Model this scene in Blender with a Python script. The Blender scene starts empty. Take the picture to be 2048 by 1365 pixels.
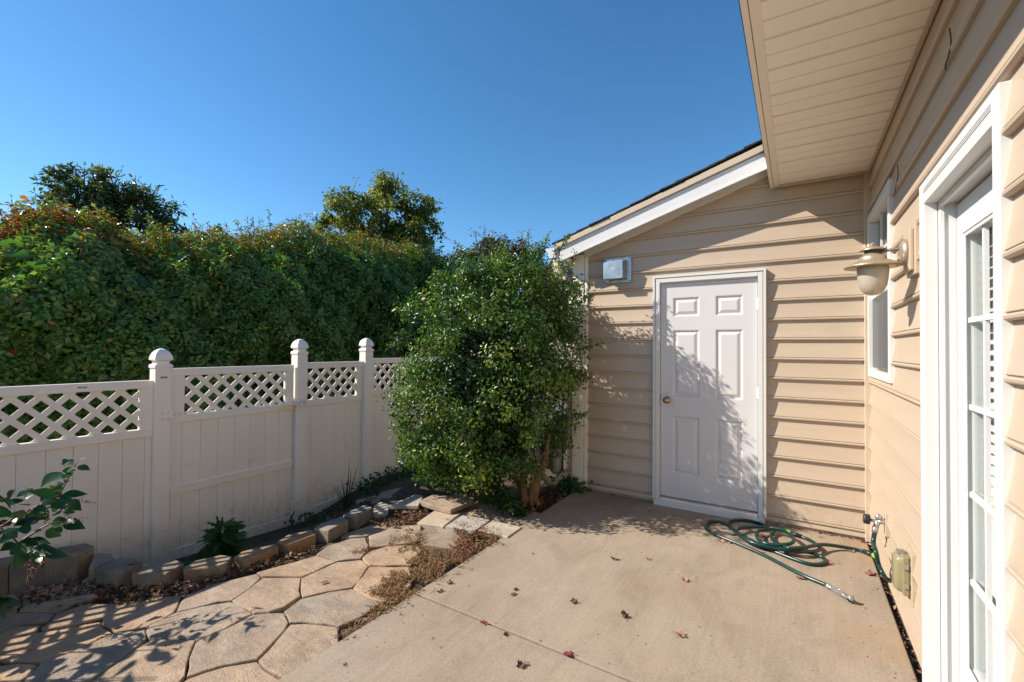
import bpy, math, random
import numpy as np
from mathutils import Vector, Matrix
random.seed(7); RNG = np.random.default_rng(11)
SC = bpy.context.scene; COL = SC.collection

# ---------------------------------------------------------------- camera
H = 1.475                      # eye height above the patio
FPX, CX, CY = 903.3486, 1024.0, 682.5
CR = np.array([0.84610235, 0.5329693, 0.00738481])
CU = np.array([0.00183266, -0.01676339, 0.9998578])
CF = np.array([-0.53301731, 0.84596851, 0.01516029])
cam = bpy.data.cameras.new('camera'); cam_o = bpy.data.objects.new('camera', cam); COL.objects.link(cam_o)
cam.sensor_width = 36.0; cam.lens = FPX / 2048 * 36; cam.clip_start = .02; cam.clip_end = 3000
cam_o.matrix_world = Matrix(((CR[0], CU[0], -CF[0], 0), (CR[1], CU[1], -CF[1], 0), (CR[2], CU[2], -CF[2], H), (0, 0, 0, 1)))
SC.camera = cam_o
# ---------------------------------------------------------------- light
SUN = Vector((1.8, 1.0, -1.56)).normalized()           # the way sunlight travels
SUN_EL = math.asin(-SUN.z); SUN_AZ = math.atan2(-SUN.x, -SUN.y)
world = bpy.data.worlds.new('World'); SC.world = world; world.use_nodes = True
wn = world.node_tree
sky = wn.nodes.new('ShaderNodeTexSky'); sky.sky_type = 'NISHITA'; sky.sun_disc = False
sky.sun_elevation = SUN_EL; sky.sun_rotation = SUN_AZ % (2 * math.pi)
sky.air_density = 1.0; sky.dust_density = 0.15; sky.ozone_density = 3.5; sky.altitude = 900
hs = wn.nodes.new('ShaderNodeHueSaturation'); hs.inputs['Saturation'].default_value = 1.2; hs.inputs['Hue'].default_value = .494
wn.links.new(sky.outputs[0], hs.inputs['Color']); wn.links.new(hs.outputs[0], wn.nodes['Background'].inputs[0]); wn.nodes['Background'].inputs[1].default_value = 0.094
sl = bpy.data.lights.new('sun', 'SUN'); sl.energy = 4.1; sl.angle = math.radians(.53); sl.color = (1, .915, .80)
so = bpy.data.objects.new('sun', sl); COL.objects.link(so); so.rotation_euler = SUN.to_track_quat('-Z', 'Y').to_euler()
SC.view_settings.view_transform = 'Standard'; SC.view_settings.look = 'None'
SC.view_settings.exposure = 0.95; SC.view_settings.gamma = 1.0; SC.view_settings.use_curve_mapping = False
SC.cycles.max_bounces = 8; SC.cycles.transparent_max_bounces = 12
SC.cycles.caustics_reflective = False; SC.cycles.caustics_refractive = False

# ---------------------------------------------------------------- picture <-> place
D, W, FX = 4.422, 0.478, -4.75       # wing wall plane y, house wall plane x, fence plane x
def ray(p):
    return (p[0] - CX) / FPX * CR - (p[1] - CY) / FPX * CU + CF
def on_z(p, z):
    d = ray(p); t = (z - H) / d[2]; return np.array([d[0] * t, d[1] * t, z])
def on_x(p, x):
    d = ray(p); t = x / d[0]; return np.array([x, d[1] * t, H + d[2] * t])
def at_dist(p, r):
    d = ray(p); t = r / math.hypot(d[0], d[1]); return np.array([d[0] * t, d[1] * t, H + d[2] * t])
def zs(x):                            # the flagstones fall away from the patio
    return 0.0 if x > -1.95 else max(-.135, (x + 1.95) * .08)
def on_ground(p, up=0.0):
    z = up
    for _ in range(7):
        q = on_z(p, z); z = zs(q[0]) + up
    return np.array([q[0], q[1], z])
def smooth(t):
    t = min(1, max(0, t)); return t * t * (3 - 2 * t)
def zfence(y):
    return -.50 + .22 * smooth((y - 3.0) / 1.2) + .16 * smooth((y - 4.2) / 3)
def soil(x, y):
    if x > -1.95: return -.055
    if x > -3.6: return zs(x) - .027
    a = -.175 + .08 * smooth((y - 2.6) / 1.4)
    return a + (zfence(y) - a) * smooth((-3.6 - x) / 1.1)

# ---------------------------------------------------------------- materials
def nodes(name):
    m = bpy.data.materials.new(name); m.use_nodes = True; m.use_transparent_shadow = True; nt = m.node_tree
    return m, nt, nt.nodes['Principled BSDF']
def ramp(nt, src, stops):
    r = nt.nodes.new('ShaderNodeValToRGB'); nt.links.new(src, r.inputs[0])
    el = r.color_ramp.elements
    while len(el) < len(stops): el.new(.5)
    for e, (p, c) in zip(el, stops): e.position = p; e.color = (*c, 1) if len(c) == 3 else c
    return r.outputs[0]
def noise(nt, scale, detail=4, rough=.55, vec=None, dist=0):
    n = nt.nodes.new('ShaderNodeTexNoise'); n.inputs['Scale'].default_value = scale
    n.inputs['Detail'].default_value = detail; n.inputs['Roughness'].default_value = rough; n.inputs['Distortion'].default_value = dist
    if vec is not None: nt.links.new(vec, n.inputs['Vector'])
    return n.outputs['Fac']
def mixc(nt, fac, a, b, mode='MIX'):
    m = nt.nodes.new('ShaderNodeMix'); m.data_type = 'RGBA'; m.blend_type = mode
    for i, v in ((0, fac), (6, a), (7, b)):
        if isinstance(v, (int, float)): m.inputs[i].default_value = v
        elif isinstance(v, tuple): m.inputs[i].default_value = (*v, 1)
        else: nt.links.new(v, m.inputs[i])
    return m.outputs[2]
def coords(nt, scale=None, rot=None, kind='Object'):
    t = nt.nodes.new('ShaderNodeTexCoord').outputs[kind]
    if scale is None and rot is None: return t
    mp = nt.nodes.new('ShaderNodeMapping'); nt.links.new(t, mp.inputs[0])
    if scale: mp.inputs['Scale'].default_value = scale
    if rot: mp.inputs['Rotation'].default_value = rot
    return mp.outputs[0]
def bump(nt, bs, height, strength, dist=.002):
    b = nt.nodes.new('ShaderNodeBump'); b.inputs['Strength'].default_value = strength; b.inputs['Distance'].default_value = dist
    nt.links.new(height, b.inputs['Height']); nt.links.new(b.outputs[0], bs.inputs['Normal'])
def obj_random(nt):
    return nt.nodes.new('ShaderNodeObjectInfo').outputs['Random']
def mul(c, k): return tuple(min(1, x * k) for x in c)
def splash(m, z0, z1, dcol):
    nt = m.node_tree; bs = nt.nodes['Principled BSDF']; src = bs.inputs['Base Color'].links[0].from_socket
    sx = nt.nodes.new('ShaderNodeSeparateXYZ'); nt.links.new(coords(nt), sx.inputs[0])
    mr = nt.nodes.new('ShaderNodeMapRange'); nt.links.new(sx.outputs[2], mr.inputs[0]); mr.inputs[1].default_value = z0; mr.inputs[2].default_value = z1; mr.inputs[3].default_value = .42; mr.inputs[4].default_value = 0
    ad = nt.nodes.new('ShaderNodeMath'); ad.operation = 'ADD'; nt.links.new(mr.outputs[0], ad.inputs[0]); nt.links.new(noise(nt, 18, 7, .75, coords(nt)), ad.inputs[1])
    f = ramp(nt, ad.outputs[0], [(.66, (0, 0, 0)), (.98, (.5, .5, .5))]); nt.links.new(mixc(nt, f, src, dcol), bs.inputs['Base Color']); return m
def plain(name, c, rough=.5, var=.12, scale=9, metal=0, bstr=.0, bscale=120, stretch=None, rnd=0.0, dirt=None, coat=0):
    m, nt, bs = nodes(name)
    v = coords(nt, stretch)
    col = ramp(nt, noise(nt, scale, 5, .6, v), [(.3, mul(c, 1 - var)), (.7, mul(c, 1 + var))])
    if rnd:
        r = ramp(nt, obj_random(nt), [(0, (1 - rnd,) * 3), (1, (1 + rnd,) * 3)]); col = mixc(nt, 1.0, col, r, 'MULTIPLY')
    if dirt:
        dcol, lo, hi, dsc = dirt
        f = ramp(nt, noise(nt, dsc, 6, .65, coords(nt)), [(lo, (0, 0, 0)), (hi, (1, 1, 1))])
        col = mixc(nt, f, col, dcol)
    nt.links.new(col, bs.inputs['Base Color']); bs.inputs['Roughness'].default_value = rough; bs.inputs['Metallic'].default_value = metal
    if coat: bs.inputs['Coat Weight'].default_value = coat
    if bstr: bump(nt, bs, noise(nt, bscale, 3, .5, v), bstr)
    return m
def leafy(name, stops, rough=.38, trans=.28, spec=.5, tcol=(1.0, 1.15, .45)):
    m, nt, bs = nodes(name)
    a = nt.nodes.new('ShaderNodeAttribute'); a.attribute_name = 'tint'
    col = ramp(nt, a.outputs['Fac'], stops)
    nt.links.new(col, bs.inputs['Base Color']); bs.inputs['Roughness'].default_value = rough
    bs.inputs['Specular IOR Level'].default_value = spec
    t = nt.nodes.new('ShaderNodeBsdfTranslucent'); nt.links.new(mixc(nt, 1.0, col, tcol, 'MULTIPLY'), t.inputs[0])
    mx = nt.nodes.new('ShaderNodeMixShader'); mx.inputs[0].default_value = trans
    nt.links.new(bs.outputs[0], mx.inputs[1]); nt.links.new(t.outputs[0], mx.inputs[2])
    nt.links.new(mx.outputs[0], nt.nodes['Material Output'].inputs[0])
    return m
M = {}
M['siding'] = plain('siding_vinyl', (.47, .372, .275), .42, .035, 2.2, bstr=.12, bscale=30, stretch=(1, 1, 14), rnd=.025, dirt=((.40, .31, .22), .60, .85, 2.5))
M['siding_house'] = plain('siding_vinyl_house', (.47, .372, .275), .42, .035, 2.2, bstr=.12, bscale=30, stretch=(1, .6, 14), rnd=.025, dirt=((.42, .33, .24), .58, .9, 1.7))
M['trim_tan'] = plain('tan_trim', (.52, .42, .31), .45, .04, 4, bstr=.05)
M['cream'] = plain('cream_trim', (.78, .70, .59), .45, .05, 3, bstr=.06, dirt=((.48, .36, .22), .66, .9, 7))
M['corner_white'] = plain('corner_vinyl', (.84, .79, .71), .42, .03, 3, bstr=.05)
M['soffit'] = plain('soffit_vinyl', (.87, .795, .69), .5, .03, 3, bstr=.1, bscale=40, dirt=((.47, .37, .27), .62, .9, 9))
M['white'] = plain('white_paint', (.64, .635, .62), .4, .02, 3, bstr=.05, bscale=60, dirt=((.62, .60, .56), .62, .95, 5))
M['door'] = plain('door_paint', (.60, .585, .58), .38, .02, 2, bstr=.03, bscale=50, dirt=((.62, .59, .56), .62, .9, 6))
M['vinyl_white'] = plain('fence_vinyl', (.91, .84, .745), .38, .035, 1.6, rnd=.02, dirt=((.50, .40, .29), .64, .92, 4.5))
M['rail_white'] = plain('fence_rail_vinyl', (.92, .855, .765), .38, .03, 1.6, dirt=((.52, .42, .30), .68, .95, 6))
splash(M['vinyl_white'], -.55, .10, (.33, .235, .14)); splash(M['rail_white'], -.55, .05, (.33, .235, .14)); splash(M['siding'], 0.0, .45, (.33, .25, .17)); splash(M['siding_house'], 0.0, .4, (.36, .28, .20))
M['foundation'] = plain('foundation_dark', (.06, .045, .035), .9, .4, 30, bstr=.5)
M['shingle'] = plain('asphalt_shingle', (.035, .033, .032), .95, .5, 60, bstr=.6, rnd=.2)
M['steel'] = plain('galvanised_steel', (.46, .48, .50), .36, .22, 14, metal=.9)
M['meter'] = plain('meter_paint', (.23, .25, .235), .4, .12, 9)
M['pipe_grey'] = plain('grey_pipe', (.30, .285, .27), .5, .15, 10)
M['black'] = plain('black_plastic', (.015, .015, .016), .45, .2, 20)
M['lamp_metal'] = plain('lamp_bronze', (.43, .35, .25), .38, .08, 14, metal=.55, dirt=((.30, .23, .15), .6, .85, 14))
M['lamp_dark'] = plain('lamp_dark_gap', (.05, .045, .04), .5)
M['knob'] = plain('brass_knob', (.36, .27, .16), .25, .1, 30, metal=1)
M['hose'] = plain('green_hose', (.003, .034, .030), .30, .2, 12)
M['lime'] = plain('lime_plastic', (.22, .50, .03), .4, .05)
M['chrome'] = plain('brushed_metal', (.50, .50, .49), .3, .15, 40, metal=.8)
M['outlet'] = plain('outlet_cover_plastic', (.25, .215, .115), .22, .08, 14, coat=.3)
M['gasket'] = plain('dry_gasket', (.42, .33, .23), .8, .15, 20)
M['bark'] = plain('bark', (.20, .125, .06), .9, .45, 30, bstr=.9, bscale=60, stretch=(1, 1, .25))
M['twig'] = plain('twig_bark', (.12, .085, .055), .9, .4, 30)
M['stem_red'] = plain('reddish_stem', (.13, .035, .03), .5, .2, 20)
M['block'] = None
M['dark_room'] = plain('room_paint', (.62, .59, .55), .8)
M['blind'] = plain('blind_slat', (.78, .77, .74), .45, .02)
M['curtain'] = plain('curtain_cloth', (.5, .48, .46), .9, .2, 14, stretch=(1, 10, .3))
M['roof_red'] = plain('distant_roof', (.10, .045, .05), .9, .2, 4)
M['lawn'] = plain('lawn', (.06, .09, .025), .95, .4, 20)
M['cable'] = plain('black_cable', (.02, .018, .016), .6)
M['tag_grey'] = plain('sticker_grey', (.33, .31, .29), .6, .6, 90)
M['string'] = plain('white_string', (.78, .79, .80), .7, .08)

def concrete():
    m, nt, bs = nodes('patio_concrete'); v = coords(nt)
    base = ramp(nt, noise(nt, 1.1, 6, .62, v), [(.28, (.255, .202, .152)), (.52, (.305, .248, .190)), (.75, (.340, .284, .224))])
    fine = ramp(nt, noise(nt, 70, 4, .8, v), [(.28, (.74,) * 3), (.5, (1.0,) * 3), (.72, (1.16,) * 3)])
    col = mixc(nt, 1.0, base, fine, 'MULTIPLY')
    cloud = ramp(nt, noise(nt, 3.2, 5, .7, coords(nt, (1, .55, 1), (0, 0, -.5)), 1.2), [(.35, (.86, .84, .82)), (.5, (1, 1, 1)), (.66, (1.09, 1.08, 1.07))])
    col = mixc(nt, .9, col, cloud, 'MULTIPLY')
    brush = ramp(nt, noise(nt, 60, 2, .5, coords(nt, (1, .03, 1))), [(.35, (.93,) * 3), (.65, (1.05,) * 3)])
    col = mixc(nt, .6, col, brush, 'MULTIPLY')
    st = ramp(nt, noise(nt, 1.9, 7, .7, coords(nt, (1, 1, 1), (0, 0, .7)), .6), [(.46, (0, 0, 0)), (.66, (1, 1, 1))])
    near = nt.nodes.new('ShaderNodeSeparateXYZ'); nt.links.new(v, near.inputs[0])
    g = ramp(nt, near.outputs[0], [(0.0, (.10,) * 3), (.45, (.9,) * 3)])     # rusty stains gather by the house wall
    col = mixc(nt, mixc(nt, 1.0, st, g, 'MULTIPLY'), col, (.34, .215, .115))
    sp = ramp(nt, noise(nt, 26, 2, .5, v), [(.70, (0, 0, 0)), (.74, (1, 1, 1))])
    col = mixc(nt, mixc(nt, 1.0, sp, (.6, .6, .6), 'MULTIPLY'), col, (.11, .08, .05))
    nt.links.new(col, bs.inputs['Base Color']); bs.inputs['Roughness'].default_value = .85; bs.inputs['Specular IOR Level'].default_value = .25
    bump(nt, bs, noise(nt, 130, 4, .7, v), .45, .0025)
    return m
M['concrete'] = concrete()
def sandstone(name, a, b, c, grain=1.0, blotch=.5):
    m, nt, bs = nodes(name)
    v = coords(nt); vs = coords(nt, (1.0, 2.3, 1.0), (0, 0, .62))
    col = ramp(nt, noise(nt, 5, 6, .65, v, .4), [(.3, a), (.5, b), (.72, c)])
    band = ramp(nt, noise(nt, 4.5, 5, .6, vs, .8), [(.35, (.80, .82, .86)), (.6, (1.08, 1.03, .98))])
    col = mixc(nt, .8, col, band, 'MULTIPLY')
    fine = ramp(nt, noise(nt, 150, 3, .75, v), [(.32, (.58,) * 3), (.5, (1.0,) * 3), (.72, (1.5, 1.45, 1.4))])
    col = mixc(nt, .75 * grain, col, fine, 'MULTIPLY')
    pits = ramp(nt, noise(nt, 55, 2, .5, v), [(.66, (0, 0, 0)), (.71, (1, 1, 1))])
    col = mixc(nt, mixc(nt, 1.0, pits, (.55,) * 3, 'MULTIPLY'), col, (.12, .085, .055))
    r = ramp(nt, obj_random(nt), [(0, (.82, .86, .92)), (.35, (.97, 1.0, 1.04)), (.7, (1.04, .99, .94)), (1, (1.14, 1.02, .90))]); col = mixc(nt, 1.0, col, r, 'MULTIPLY')
    nt.links.new(col, bs.inputs['Base Color']); bs.inputs['Roughness'].default_value = .88; bs.inputs['Specular IOR Level'].default_value = .25
    h = nt.nodes.new('ShaderNodeMath'); h.operation = 'ADD'
    k = nt.nodes.new('ShaderNodeMath'); k.operation = 'MULTIPLY'; nt.links.new(noise(nt, 6, 5, .65, vs, 1.0), k.inputs[0]); k.inputs[1].default_value = 3.2
    nt.links.new(k.outputs[0], h.inputs[0]); nt.links.new(noise(nt, 110, 3, .7, v), h.inputs[1])
    bump(nt, bs, h.outputs[0], .8, .005)
    return m
M['flag'] = sandstone('sandstone', (.245, .185, .135), (.335, .255, .185), (.39, .32, .245))
M['block'] = sandstone('edging_concrete', (.17, .15, .125), (.25, .215, .17), (.31, .27, .215), 1.0)
M['block_rust'] = sandstone('edging_concrete_rusty', (.20, .15, .10), (.29, .205, .12), (.34, .27, .18), 1.0)
M['paver'] = sandstone('grey_paver', (.35, .31, .255), (.40, .36, .30), (.45, .41, .35), .8)
def soil_mat():
    m, nt, bs = nodes('soil'); v = coords(nt)
    col = ramp(nt, noise(nt, 24, 6, .7, v), [(.3, (.022, .014, .009)), (.5, (.06, .038, .022)), (.72, (.14, .085, .05))])
    nt.links.new(col, bs.inputs['Base Color']); bs.inputs['Roughness'].default_value = .95
    bump(nt, bs, noise(nt, 60, 5, .7, v), .9, .01)
    return m
M['soil'] = soil_mat()
M['gap_grit'] = plain('gap_grit', (.07, .055, .045), .95, .8, 60, bstr=.8)
def glass_mat(name, tint=(.86, .9, .9)):
    m, nt, bs = nodes(name); nt.nodes.remove(bs)
    lw = nt.nodes.new('ShaderNodeLayerWeight'); pw = nt.nodes.new('ShaderNodeMath'); pw.operation = 'POWER'; pw.inputs[1].default_value = 4.2; nt.links.new(lw.outputs['Facing'], pw.inputs[0])
    fr = nt.nodes.new('ShaderNodeMath'); fr.operation = 'MULTIPLY_ADD'; fr.inputs[1].default_value = .60; fr.inputs[2].default_value = .07; nt.links.new(pw.outputs[0], fr.inputs[0])
    tr = nt.nodes.new('ShaderNodeBsdfTransparent'); tr.inputs[0].default_value = (*tint, 1)
    gl = nt.nodes.new('ShaderNodeBsdfGlossy'); gl.inputs['Roughness'].default_value = .02
    mx = nt.nodes.new('ShaderNodeMixShader'); nt.links.new(fr.outputs[0], mx.inputs[0])
    nt.links.new(tr.outputs[0], mx.inputs[1]); nt.links.new(gl.outputs[0], mx.inputs[2])
    nt.links.new(mx.outputs[0], nt.nodes['Material Output'].inputs[0]); return m
M['glass'] = glass_mat('window_glass')
def screen_mat():
    m, nt, bs = nodes('insect_screen'); bs.inputs['Base Color'].default_value = (.13, .13, .135, 1); bs.inputs['Roughness'].default_value = .8
    tr = nt.nodes.new('ShaderNodeBsdfTransparent'); mx = nt.nodes.new('ShaderNodeMixShader'); mx.inputs[0].default_value = .62
    nt.links.new(tr.outputs[0], mx.inputs[1]); nt.links.new(bs.outputs[0], mx.inputs[2]); nt.links.new(mx.outputs[0], nt.nodes['Material Output'].inputs[0]); return m
M['screen'] = screen_mat()
def globe_mat():
    m, nt, bs = nodes('frosted_globe')
    col = ramp(nt, noise(nt, 9, 4, .6, coords(nt)), [(.35, (.60, .51, .38)), (.7, (.74, .67, .55))])
    nt.links.new(col, bs.inputs['Base Color']); bs.inputs['Roughness'].default_value = .3; bs.inputs['Coat Weight'].default_value = .25
    t = nt.nodes.new('ShaderNodeBsdfTranslucent'); nt.links.new(col, t.inputs[0]); mx = nt.nodes.new('ShaderNodeMixShader'); mx.inputs[0].default_value = .45
    nt.links.new(bs.outputs[0], mx.inputs[1]); nt.links.new(t.outputs[0], mx.inputs[2]); nt.links.new(mx.outputs[0], nt.nodes['Material Output'].inputs[0]); return m
M['globe'] = globe_mat()
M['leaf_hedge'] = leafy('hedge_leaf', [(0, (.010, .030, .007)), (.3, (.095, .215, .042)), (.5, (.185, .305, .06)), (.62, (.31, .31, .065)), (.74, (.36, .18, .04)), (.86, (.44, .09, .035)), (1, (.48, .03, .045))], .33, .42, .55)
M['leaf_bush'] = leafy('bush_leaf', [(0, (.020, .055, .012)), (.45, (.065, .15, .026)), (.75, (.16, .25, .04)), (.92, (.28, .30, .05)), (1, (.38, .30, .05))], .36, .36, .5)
M['leaf_tree'] = leafy('tree_leaf', [(0, (.05, .085, .025)), (.5, (.18, .215, .045)), (.8, (.31, .28, .065)), (1, (.36, .27, .09))], .45, .5, .35)
M['leaf_tree_dark'] = leafy('dark_tree_leaf', [(0, (.035, .06, .025)), (.6, (.125, .165, .05)), (1, (.23, .24, .085))], .34, .45, .5)
M['leaf_purple'] = leafy('purple_leaf', [(0, (.012, .022, .010)), (.5, (.045, .035, .025)), (1, (.12, .05, .04))], .5, .2, .3, (1.1, .7, .6))
M['leaf_poke'] = leafy('broad_leaf', [(0, (.010, .045, .010)), (.6, (.022, .085, .018)), (1, (.055, .14, .025))], .34, .25, .5)
M['leaf_weed'] = leafy('weed_leaf', [(0, (.010, .040, .010)), (.6, (.03, .10, .02)), (1, (.08, .16, .04))], .5, .22, .35)
M['berry'] = leafy('raceme_berry', [(0, (.03, .05, .012)), (.5, (.11, .10, .03)), (1, (.26, .07, .08))], .4, .05, .5)
M['sprig'] = leafy('dry_ground_cover_leaf', [(0, (.10, .045, .028)), (.35, (.26, .125, .07)), (.62, (.40, .25, .145)), (.82, (.24, .18, .07)), (.94, (.13, .15, .04)), (1, (.28, .04, .05))], .75, .15, .2, (1, .9, .6))
M['litter'] = leafy('leaf_litter_flake', [(0, (.035, .02, .012)), (.4, (.12, .06, .03)), (.7, (.26, .14, .075)), (.9, (.36, .24, .15)), (1, (.42, .20, .18))], .8, .1, .2, (1, .8, .6))
M['maple'] = plain('dead_leaf', (.17, .075, .055), .7, .5, 25, rnd=.45)
M['maple_red'] = plain('dead_red_leaf', (.20, .028, .032), .65, .5, 25, rnd=.35)
M['maple_pink'] = plain('faded_pink_leaf', (.38, .19, .155), .75, .35, 25, rnd=.25)

# ---------------------------------------------------------------- mesh building
class MB:
    def __init__(s): s.v = []; s.f = []; s.t = []
    def add(s, vs, fs, tint=None):
        o = len(s.v); s.v += [tuple(map(float, p)) for p in vs]; s.f += [tuple(i + o for i in f) for f in fs]
        s.t += [tint if tint is not None else .5] * len(vs); return s
    def box(s, x0, x1, y0, y1, z0, z1):
        x0, x1 = min(x0, x1), max(x0, x1); y0, y1 = min(y0, y1), max(y0, y1); z0, z1 = min(z0, z1), max(z0, z1)
        return s.add([(x0, y0, z0), (x1, y0, z0), (x1, y1, z0), (x0, y1, z0), (x0, y0, z1), (x1, y0, z1), (x1, y1, z1), (x0, y1, z1)],
                     [(0, 3, 2, 1), (4, 5, 6, 7), (0, 1, 5, 4), (1, 2, 6, 5), (2, 3, 7, 6), (3, 0, 4, 7)])
    def loft(s, rings, cap=True, closed=True):
        o = len(s.v); n = len(rings[0]); vs = [p for r in rings for p in r]; fs = []
        for k in range(len(rings) - 1):
            for i in range(n if closed else n - 1):
                j = (i + 1) % n; fs.append((k * n + i, k * n + j, (k + 1) * n + j, (k + 1) * n + i))
        if cap and closed: fs.append(tuple(range(n - 1, -1, -1))); fs.append(tuple(range((len(rings) - 1) * n, len(rings) * n)))
        return s.add(vs, fs)
    def prism(s, poly, vec):
        a = [np.array(p, float) for p in poly]; b = [p + np.array(vec, float) for p in a]
        return s.loft([a, b])
    def tube(s, pts, r, n=8, cap=True):
        P = [np.array(p, float) for p in pts]; rs = r if hasattr(r, '__len__') else [r] * len(P)
        rings = []; prev = None
        for i, p in enumerate(P):
            t = P[min(i + 1, len(P) - 1)] - P[max(i - 1, 0)]; t = t / (np.linalg.norm(t) + 1e-9)
            if prev is None:
                a = np.cross(t, (0, 0, 1.)) if abs(t[2]) < .9 else np.cross(t, (1., 0, 0))
            else: a = prev - t * np.dot(prev, t)
            a /= np.linalg.norm(a) + 1e-9; prev = a; b = np.cross(t, a)
            rings.append([p + rs[i] * (math.cos(2 * math.pi * k / n) * a + math.sin(2 * math.pi * k / n) * b) for k in range(n)])
        return s.loft(rings, cap)
    def lathe(s, prof, c, axis=(0, 0, 1), n=24):
        ax = Vector(axis).normalized(); q = Vector((0, 0, 1)).rotation_difference(ax)
        rings = []
        for r, z in prof:
            rings.append([Vector(c) + q @ Vector((r * math.cos(2 * math.pi * k / n), r * math.sin(2 * math.pi * k / n), z)) for k in range(n)])
        return s.loft(rings)
    def rings(s, frame, insets):
        """concentric rectangles in a wall plane; frame(a,b,out) -> point; insets = [(inset, out)]"""
        (a0, a1, b0, b1, fn) = frame; R = []
        for i, o in insets:
            R.append([fn(a0 + i, b0 + i, o), fn(a1 - i, b0 + i, o), fn(a1 - i, b1 - i, o), fn(a0 + i, b1 - i, o)])
        o = len(s.v); s.loft(R, cap=False); k = o + (len(R) - 1) * 4; s.f.append((k, k + 1, k + 2, k + 3)); return s
    def build(s, name, mat, parent=None, smooth=False, bevel=0, tint=False):
        me = bpy.data.meshes.new(name); me.from_pydata(s.v, [], s.f); me.validate()
        import bmesh
        bm = bmesh.new(); bm.from_mesh(me); (bmesh.ops.recalc_face_normals(bm, faces=bm.faces) if len(bm.faces) > 1 else None); bm.to_mesh(me); bm.free()
        if tint:
            a = me.attributes.new('tint', 'FLOAT', 'POINT'); a.data.foreach_set('value', np.array(s.t[:len(me.vertices)], dtype=np.float32))
        if smooth: me.polygons.foreach_set('use_smooth', [True] * len(me.polygons))
        me.materials.append(M[mat] if isinstance(mat, str) else mat)
        return link(name, me, parent, bevel)
def link(name, me, parent=None, bevel=0):
    o = bpy.data.objects.new(name, me); COL.objects.link(o)
    if parent is not None:
        o.parent = parent; o.matrix_parent_inverse = WORLD[parent.name].inverted(); WORLD[o.name] = Matrix()
    else: WORLD[o.name] = Matrix()
    if bevel:
        b = o.modifiers.new('bevel', 'BEVEL'); b.width = bevel; b.segments = 2; b.limit_method = 'ANGLE'; b.angle_limit = math.radians(40)
    return o
WORLD = {}
def tag(o, label, cat, group=None):
    o['label'] = label; o['category'] = cat
    if group: o['group'] = group
    return o
def thing(name, loc, label, cat, group=None):
    o = bpy.data.objects.new(name, None); COL.objects.link(o); o.location = loc; o.empty_display_size = .1
    WORLD[o.name] = Matrix.Translation(loc); return tag(o, label, cat, group)
def struct(o): o['kind'] = 'structure'; return o
def stuff(o): o['kind'] = 'stuff'; return o
def bezier(pts, n=8):
    """Catmull-Rom through the points"""
    P = [np.array(p, float) for p in pts]; P = [2 * P[0] - P[1]] + P + [2 * P[-1] - P[-2]]; out = []
    for i in range(1, len(P) - 2):
        for k in range(n):
            t = k / n; a, b, c, d = P[i - 1:i + 3]
            out.append(.5 * ((2 * b) + (c - a) * t + (2 * a - 5 * b + 4 * c - d) * t * t + (3 * b - a - 3 * c + d) * t ** 3))
    out.append(P[-2]); return out

# leaf clouds -------------------------------------------------------
def unit(a): return a / (np.linalg.norm(a, axis=-1, keepdims=True) + 1e-9)
def leaf_arrays(c, nrm, axis, L, wid, fold=.18, droop=.15):
    """four-vertex folded leaves: base, side, tip, side"""
    n = unit(nrm); a = unit(axis - n * np.sum(axis * n, 1, keepdims=True)); s = np.cross(n, a)
    L = L[:, None]; w = wid[:, None]
    base = c; tip = c + a * L - n * L * droop
    l = c + a * L * .48 + s * w * .5 + n * w * fold; r = c + a * L * .48 - s * w * .5 + n * w * fold
    return np.stack([base, r, tip, l], 1)
def leaf_object(name, V, tint, mat, parent=None):
    N = len(V); me = bpy.data.meshes.new(name)
    me.vertices.add(N * 4); me.vertices.foreach_set('co', V.reshape(-1).astype(np.float32))
    base = np.arange(N)[:, None] * 4; loops = np.concatenate([base + np.array([[0, 1, 2]]), base + np.array([[0, 2, 3]])], 1).reshape(-1)
    me.loops.add(N * 6); me.loops.foreach_set('vertex_index', loops.astype(np.int32))
    me.polygons.add(N * 2); me.polygons.foreach_set('loop_start', (np.arange(N * 2) * 3).astype(np.int32))
    me.update(calc_edges=True); me.validate()
    a = me.attributes.new('tint', 'FLOAT', 'POINT'); a.data.foreach_set('value', np.repeat(tint, 4).astype(np.float32))
    me.materials.append(M[mat]); return link(name, me, parent)
def rnd_dir(n): return unit(RNG.normal(size=(n, 3)))
def lumps(d, seed, k=7, amp=.14, freq=3.0):
    r = np.random.default_rng(seed); out = np.zeros(len(d))
    for _ in range(k):
        w = unit(r.normal(size=3)) * freq * r.uniform(.6, 1.7); out += np.sin(d @ w + r.uniform(0, 6.3))
    return 1 + amp * out / math.sqrt(k)

# ================================================================ GROUND AND PATIO
def ground():
    xs = sorted(set([-400, -120, -40, -20, -12, -9, -7, -6] + list(np.round(np.arange(-5.4, -1.4, .12), 3)) + [-1.2, 0, 2, 5, 12, 40, 120, 400]))
    ys = sorted(set([-400, -120, -40, -12, -6, -3, -1.5] + list(np.round(np.arange(-.6, 6.2, .14), 3)) + [7, 8.5, 10, 13, 20, 40, 120, 400]))
    vs = []; r = random.Random(3)
    for y in ys:
        for x in xs:
            z = soil(x, y)
            if -5.3 < x < -1.6 and -.6 < y < 6: z += r.uniform(-.012, .008)
            vs.append((x, y, z))
    n = len(xs); fs = [(j * n + i, j * n + i + 1, (j + 1) * n + i + 1, (j + 1) * n + i) for j in range(len(ys) - 1) for i in range(n - 1)]
    b = MB(); b.add(vs, fs); return struct(b.build('ground', 'soil', None, True))
ground()
patio = MB(); patio.box(-1.92, 5, -6, D + .06, -.16, -.035); patio = struct(patio.build('patio', 'gap_grit'))
XS = -1.942; YJ = 2.005
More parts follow.
